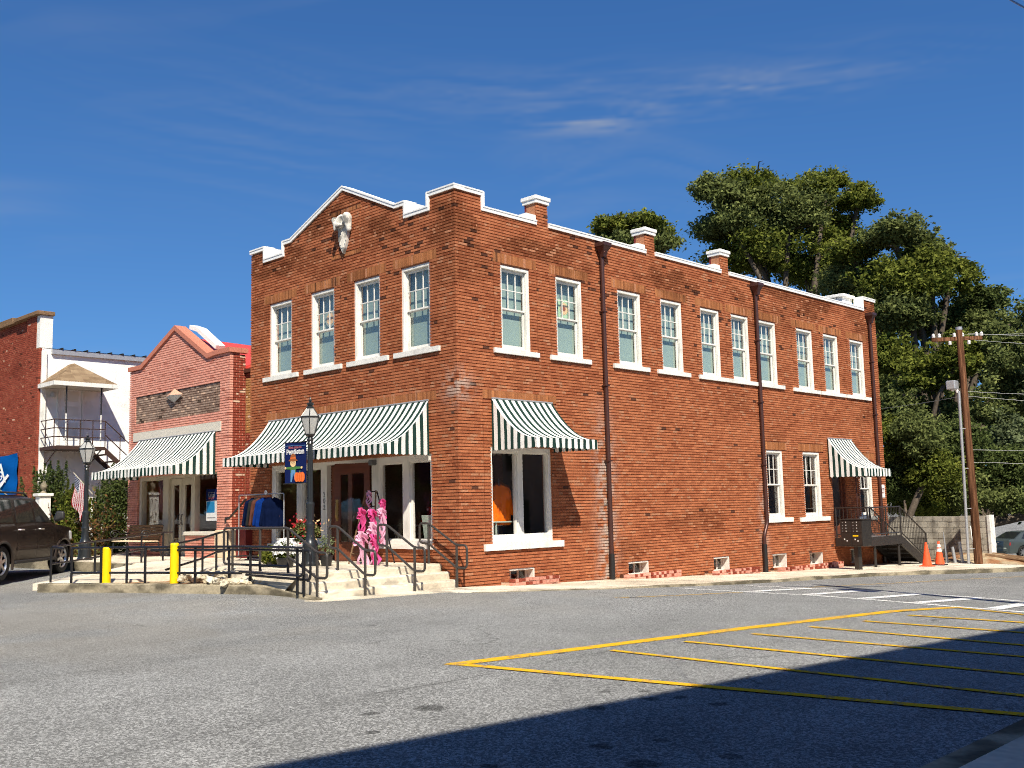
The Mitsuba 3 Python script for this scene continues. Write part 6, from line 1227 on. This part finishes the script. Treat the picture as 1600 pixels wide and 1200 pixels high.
# low brick kerbs round the basement lights
def areaway(y0, y1, h, label, dx=.34):
    k = thing('areaway_kerb', label, 'brick kerb', 'brick kerbs at the basement lights'); q = np.random.default_rng(int(y0*10)); m0 = MB()
    z0 = min(ZS(y0), ZS(y1))-.03
    for row in range(3):
        ys = np.arange(y0, y1, .105 if row else .205)
        for y in ys:
            w = (.105 if row else .205)-.012; zz = z0+row*.075+q.normal()*.003; hh = .062
            m = MB().obox((dx-.10+q.normal()*.004, y, zz), (.10, 0, 0), (0, min(w, y1-y-.005), 0), (0, 0, hh), (q.uniform(.2, 1), .4 if q.random() < .55 else .6)); part(k, 'brick', m, 'brick_clay', uv=True)
    for y in (y0, y1-.1):
        for x in np.arange(.02, dx-.12, .105): part(k, 'brick', MB().obox((x, y, z0+.15), (.093, 0, 0), (0, .1, 0), (0, 0, .062), (q.random(), .5)), 'brick_clay', uv=True)
    m0.box(.005, dx-.012, y0+.006, y1-.006, z0-.1, z0+.145, (0, .7)); part(k, 'mortar_bed', m0, 'mortar', uv=True)
areaway(1.15, 2.65, .1, 'low brick kerb under the basement light nearest the corner'); areaway(5.0, 7.2, .1, 'low brick kerb just past the first downpipe'); areaway(8.7, 10.9, .1, 'low brick kerb under the third basement light'); areaway(12.0, 15.8, .1, 'longest low brick kerb, past the second downpipe')

# ---------------------------------------------------------------- trees
def tree(kind, label, base, blobs, n, size, pals, seed, group=None, trunk=.35, limbs=True, gap=.52, cat='tree'):
    """trunk, a limb to each clump, twigs, and leaves scattered in small sprays through each clump"""
    k = thing(kind, label, cat, group); q = np.random.default_rng(seed); base = np.array(base, float)
    C = np.array([b[:3] for b in blobs], float); Rr = np.array([b[3:6] for b in blobs], float); vol = (Rr.prod(1))**.67; cen = C.mean(0)
    fork = base+(np.array([cen[0], cen[1], 0])-np.array([base[0], base[1], 0]))*.25; fork[2] = base[2]+(C[:, 2].min()-base[2])*.55
    if limbs:
        part(k, 'trunk', MB().tube(fillet([base-[0, 0, .3], base+(fork-base)*.5+q.normal(size=3)*.12, fork], .5), np.linspace(trunk*1.25, trunk*.8, 7)[:7] if False else trunk, 10), 'bark', smooth=60)
        lm = MB()
        for c, r in zip(C, Rr):
            mid = fork+(c-fork)*.5+q.normal(size=3)*.5+[0, 0, .5]; lm.tube(fillet([fork-[0, 0, .3], mid, c, c+q.normal(size=3)*r*.4], 1.5), np.linspace(trunk*.55, .05, 12), 6)
            for _ in range(7):
                e = q.normal(size=3); e /= np.linalg.norm(e); e[2] = abs(e[2])*.8+.1*e[2]; s = c+(q.random()-.7)*(c-mid)*.5; lm.tube([s, s+(e*r*.5)+q.normal(size=3)*.15, s+e*r*.95], [.06, .035, .012], 5)
        part(k, 'limb', lm, 'bark', smooth=60, kind='stuff')
    P, tone, pal = [], [], []
    for i, (c, r) in enumerate(zip(C, Rr)):
        ni = int(n*vol[i]/vol.sum()); nc = max(16, int(ni/40)); d = q.normal(size=(nc, 3)); d /= np.linalg.norm(d, axis=1, keepdims=True)
        d[:, 2] = np.where(d[:, 2] < -.2, d[:, 2]*.55, d[:, 2])
        cc = c+d*r*(q.random((nc, 1))**.42)*(1+.16*q.normal(size=(nc, 1))); keep = meshkit.noise(cc*np.array([.75, .75, 1.1])+seed*3.7)+.25*q.random(nc) > gap; cc = cc[keep] if keep.sum() > 6 else cc; nc = len(cc); cr = np.clip(r.mean()*.21, .22, .7)*(.5+.9*q.random(nc)); idx = q.integers(0, nc, ni)
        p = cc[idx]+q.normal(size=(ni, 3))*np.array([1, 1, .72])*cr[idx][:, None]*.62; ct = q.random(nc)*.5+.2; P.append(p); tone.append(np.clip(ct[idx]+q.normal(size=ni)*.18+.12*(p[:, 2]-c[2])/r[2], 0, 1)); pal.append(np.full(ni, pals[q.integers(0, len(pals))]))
    P, tone, pal = np.vstack(P), np.concatenate(tone), np.concatenate(pal); m = len(P); a = q.normal(size=(m, 3)); a[:, 2] *= .7; a /= np.linalg.norm(a, axis=1, keepdims=True); b = q.normal(size=(m, 3)); b -= a*(a*b).sum(1, keepdims=True); b /= np.linalg.norm(b, axis=1, keepdims=True)
    s = size*(.6+.8*q.random((m, 1))); a, b = a*s, b*s*.5; v = np.stack([P-a, P+b, P+a, P-b], 1).reshape(-1, 3); i = np.arange(m)*4; f = np.vstack([np.stack([i, i+1, i+2], 1), np.stack([i, i+2, i+3], 1)])
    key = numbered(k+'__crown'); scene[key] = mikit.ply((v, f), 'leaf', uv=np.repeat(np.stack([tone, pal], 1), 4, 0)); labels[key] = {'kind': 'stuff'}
    return k
wire((11.80, -6.37, 6.75), (15.48, -11.80, 2.085), .0, 'dark cable crossing the top right corner of the sky', .0042)
PEC = [(-15.7, 35.0, 18.9, 1.53, 1.53, 1.09), (-15.0, 38.4, 19.8, 1.96, 1.96, 1.13), (-15.5, 36.6, 17.5, 2.29, 2.29, 1.41), (-12.6, 37.5, 17.3, 1.99, 1.99, 1.81), (-12.0, 40.8, 19.5, 1.87, 1.87, 1.12), (-10.3, 41.4, 18.8, 1.33, 1.33, 1.03), (-12.2, 41.0, 17.3, 1.69, 1.69, 1.5), (-14.7, 37.8, 15.7, 3.15, 3.15, 1.18), (-12.8, 39.5, 14.9, 2.22, 2.22, 1.48)]
tree('pecan_tree', 'tall spreading pecan tree with open sky gaps rising behind the roof', (-13, 39, -1.5), PEC, 125000, .105, [0., 0., .2], 51, 'trees behind the corner building', .38, gap=.60)
tree('pecan_tree', 'small tree crown showing above the parapet between the first two chimneys', (-13.2, 24, -1), [(-14.0, 23.1, 14.5, .91, .91, .6), (-12.6, 23.7, 14.6, .84, .84, .54), (-12.6, 25.2, 14.1, .67, .67, .55), (-13.6, 23.9, 13.7, 1.76, 1.76, .67)], 30000, .095, [0., .2], 52, 'trees behind the corner building', .25)
tree('oak_tree', 'broad dense dark tree behind the far end of the side wall', (-5.5, 38, -1.5), [(-8.4, 36.1, 14.4, 1.27, 1.27, .87), (-6.0, 35.7, 14.8, 1.36, 1.36, .9), (-5.2, 38.1, 14.3, 1.32, 1.32, .99), (-8.8, 37.7, 13.2, 2.06, 2.06, 1.3), (-5.6, 36.4, 12.4, 2.26, 2.26, 1.49), (-4.1, 37.9, 12.7, 1.29, 1.29, 1.16), (-6.4, 36.0, 10.9, 1.94, 1.94, 1.29), (-5.6, 40.2, 10.9, 2.03, 2.03, 1.52), (-3.5, 40.7, 11.7, 1.13, 1.13, 1.13), (-3.2, 40.0, 9.9, 1.31, 1.31, 1.31), (-1.6, 42.0, 9.6, 1.5, 1.5, 1.6), (-2.4, 41, 7.2, 1.6, 1.6, 1.5), (-.2, 43, 7.6, 1.4, 1.4, 1.5)], 150000, .105, [0., .4, 0., .2], 53, 'trees behind the corner building', .42)
tree('oak_tree', 'lower yellow green tree leaning out beside the far downpipe', (-4.6, 34.8, -1.3), [(-6.3, 35.0, 8.5, 1.2, 1.2, 1.2), (-4.3, 34.7, 7.3, 1.38, 1.38, 1.22), (-2.6, 34.4, 8.0, 1.07, 1.07, 1.19), (-5.5, 33.7, 5.8, 1.1, 1.1, 1.1), (-4.5, 35.8, 5.2, 1.24, 1.24, 1.05)], 55000, .095, [.2, 0.], 54, 'trees behind the corner building', .25)
tree('vine_covered_tree', 'pale vine covered tree at the right edge behind the utility pole', (-.9, 35, -1.3), [(-1.1, 34.9, 7.9, .82, .82, 1.47), (-1.1, 36.7, 6.2, .9, .9, 1.5), (-1.3, 34.0, 5.5, .81, .81, 1.16), (-.7, 34.0, 4.0, .97, .97, 1.14), (-.2, 35.5, 8.4, .76, .76, 1.46), (.6, 36.0, 6.0, 1.0, 1.0, 1.8), (.9, 37.0, 3.5, 1.0, 1.0, 1.6)], 60000, .085, [.6, .0], 55, 'trees behind the corner building', .12, limbs=False)
tree('evergreen_bush', 'dense rounded evergreen behind the left end of the block wall', (-1.6, 26.4, -.8), [(-2.3, 26.1, 3.6, .77, .77, 1.15), (-1.2, 25.6, 3.8, .9, .9, 1.15), (-1.0, 26.2, 2.5, 1.0, 1.0, 1.15), (-2.3, 26.2, 2.1, .87, .87, 1.03), (-2.4, 28.0, 1.3, 1.07, 1.07, .8), (-3.4, 26.6, 2.6, .9, .9, 1.1)], 60000, .065, [.4, 0., .2], 56, None, .16, limbs=False, gap=.42, cat='bush')
tree('evergreen_bush', 'dark glossy hedge mass behind the right end of the block wall', (.0, 30.5, -1), [(-.8, 28.8, 3.6, 1.05, 1.05, 1.1), (-.6, 30.9, 2.7, 1.08, 1.08, .97), (-1.0, 28.9, 1.8, 1.05, 1.05, .79), (-.3, 31.2, 1.5, 1.18, 1.18, .7), (.4, 32.1, 2.5, .98, .98, 1.08), (.5, 31.8, 1.3, 1.07, 1.07, .64), (-2.5, 30.6, 1.0, 1.1, 1.1, .61), (-1.8, 28.2, 2.9, 1., 1., 1.)], 70000, .075, [.4, .4, 0.], 57, None, .18, limbs=False, gap=.42, cat='bush')
tree('background_woods', 'far dark trees filling the gaps behind the nearer crowns', (-11, 56, -2), [(-19.7, 51.4, 13.5, 4.06, 4.06, 2.4), (-16.4, 53.9, 10.3, 4.01, 4.01, 3.2), (-13.3, 56.4, 7.2, 3.96, 3.96, 3.2), (-9.9, 59.9, 5.6, 3.97, 3.97, 3.0), (-7.8, 64.5, 7.4, 3.18, 3.18, 3.4), (-9.0, 61.2, 1.6, 5.27, 5.27, 2.4), (-15.3, 55.1, 3.0, 4.4, 4.4, 2.5), (-3.5, 66, 5, 4, 4, 4), (0, 68, 3, 4, 4, 3.5), (4, 70, 4, 4, 4, 4), (8, 72, 3, 5, 5, 4)], 90000, .21, [.4, 0.], 58, None, .4, cat='woods')
# leaning pale trunk, far roofs
k = thing('leaning_trunk', 'pale bare tree trunk leaning above the block wall', 'tree trunk'); part(k, 'trunk', MB().tube(fillet([(-1.85, 25.1, -.5), (-1.7, 25.2, .6), (-1.2, 25.5, 1.9), (-.9, 26.0, 2.6)], .5), [.15]*11+[.08]*5 if False else .13, 10), 'bark', smooth=60); part(k, 'limb', MB().tube([(-1.68, 25.2, .7), (-1.9, 25.6, 1.5)], [.08, .04], 8), 'bark', smooth=60)
k = thing('distant_house', 'low white house with a grey roof far behind the saloon car', 'house'); m = MB(); m.box(-6, 8, 57, 64, -2.3, .55); part(k, 'wall', m, 'white_paint'); m = MB(); m.add([(-6.5, 56.4, .5), (8.5, 56.4, .5), (8.5, 60.5, 2.1), (-6.5, 60.5, 2.1), (8.5, 64.6, .5), (-6.5, 64.6, .5)], [[0, 1, 2, 3], [3, 2, 4, 5]]); part(k, 'roof', m, 'grey_metal')
for x in (-4, -1, 2.5, 5.5): part(k, 'window', MB().box(x, x+.9, 56.97, 57.0, -1.2, .0), 'dark_glass')
# ---------------------------------------------------------------- across the street, behind the camera: its roof edge throws the long shadow
e0, e1 = np.array([16.0, -22.05]), np.array([18.43, -3.7]); d = (e1-e0)/np.linalg.norm(e1-e0); nn = np.array([d[1], -d[0]]); Lq = np.linalg.norm(e1-e0)+9; e0 = e0-d*9
k = thing('opposite_building', 'two-storey building across the street whose shadow lies over the parking bays', 'building'); m = MB(); hole = [(u, u+1.1, 5.2, 7.1) for u in np.arange(1.5, Lq-1.5, 2.6)]+[(u, u+2.2, .8, 3.0) for u in np.arange(1.5, Lq-3, 3.6)]
U3 = np.array([d[0], d[1], 0]); o3 = np.array([e0[0], e0[1], 0]); pol = sbox(0, -.3, Lq, 9.0)
for q in hole: pol = pol.difference(sbox(q[0], q[2], q[1], q[3]))
m.prism(pol, o3, U3, V3, -.02, .3, (0, .7)); m.obox((*(e0+nn*12), -.3), U3*Lq, (*(nn*.3), 0), (0, 0, 9)); m.obox((*(e0+nn*.31), -.3), (*(d*.3), 0), (*(nn*11.6), 0), (0, 0, 9)); m.obox((*(e0+nn*.31+d*(Lq-.3)), -.3), (*(d*.3), 0), (*(nn*11.6), 0), (0, 0, 9)); part(k, 'wall', m, 'mortar', uv=True)
m = MB().obox((*(e0+nn*.31), 8.4), U3*Lq, (*(nn*11.6), 0), (0, 0, .2)); part(k, 'roof', m, 'dark_roof')
for a, b, c_, z in hole:
    q = [o3+U3*u+np.array([0, 0, w])-0*U3+np.array([nn[0], nn[1], 0])*.15 for u, w in ((a, c_), (b, c_), (b, z), (a, z))]; part(k, 'window', MB().add(q, [[0, 3, 2, 1]]), 'dark_glass')
struct('far_sidewalk', slab(Polygon([(13.27, -60), (22, -60), (22, 40), (13.27, 40)]), lambda x, y: .12+ZR(x, y), .4), 'concrete'); struct('far_kerb', slab(Polygon([(13.10, -60), (13.265, -60), (13.265, 40), (13.10, 40)]), lambda x, y: .115+ZR(x, y), .4), 'old_concrete')
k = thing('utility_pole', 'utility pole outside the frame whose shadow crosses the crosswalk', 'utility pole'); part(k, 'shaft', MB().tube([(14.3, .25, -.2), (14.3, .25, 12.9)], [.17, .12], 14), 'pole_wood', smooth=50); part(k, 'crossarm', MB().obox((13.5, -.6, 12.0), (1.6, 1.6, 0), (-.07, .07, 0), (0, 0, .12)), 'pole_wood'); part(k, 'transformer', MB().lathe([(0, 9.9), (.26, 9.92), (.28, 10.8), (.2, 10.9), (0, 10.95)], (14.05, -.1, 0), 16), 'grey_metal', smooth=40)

# added trees and building out of frame, to darken the shop window reflections
woods = [(-84+i*4.2, -20-30*math.sin(i/24*1.9)-(i % 3)*5, 5+1.5*math.sin(i*1.7), 5.0, 4.5, 6.2) for i in range(24)]
tree('background_woods', 'leafy trees added outside the frame to darken the shop window reflections', (-35, -52, 0), woods, 60000, .62, [.0, .4], 61, None, .3, limbs=False, gap=.05, cat='woods')
k = thing('corner_building', 'brick building added across the side street, outside the frame, to darken the side window reflections', 'building'); m = MB(); m.box(24, 40, 8, 150, -2.5, 7.4, (0, .7)); part(k, 'wall', m, 'mortar', uv=True)
for y in np.arange(10, 148, 3.2): part(k, 'window', MB().box(23.96, 23.995, y, y+1.1, 3.6, 5.4), 'dark_glass'); part(k, 'window', MB().box(23.96, 23.995, y, y+1.8, -.2, 2.0), 'dark_glass')
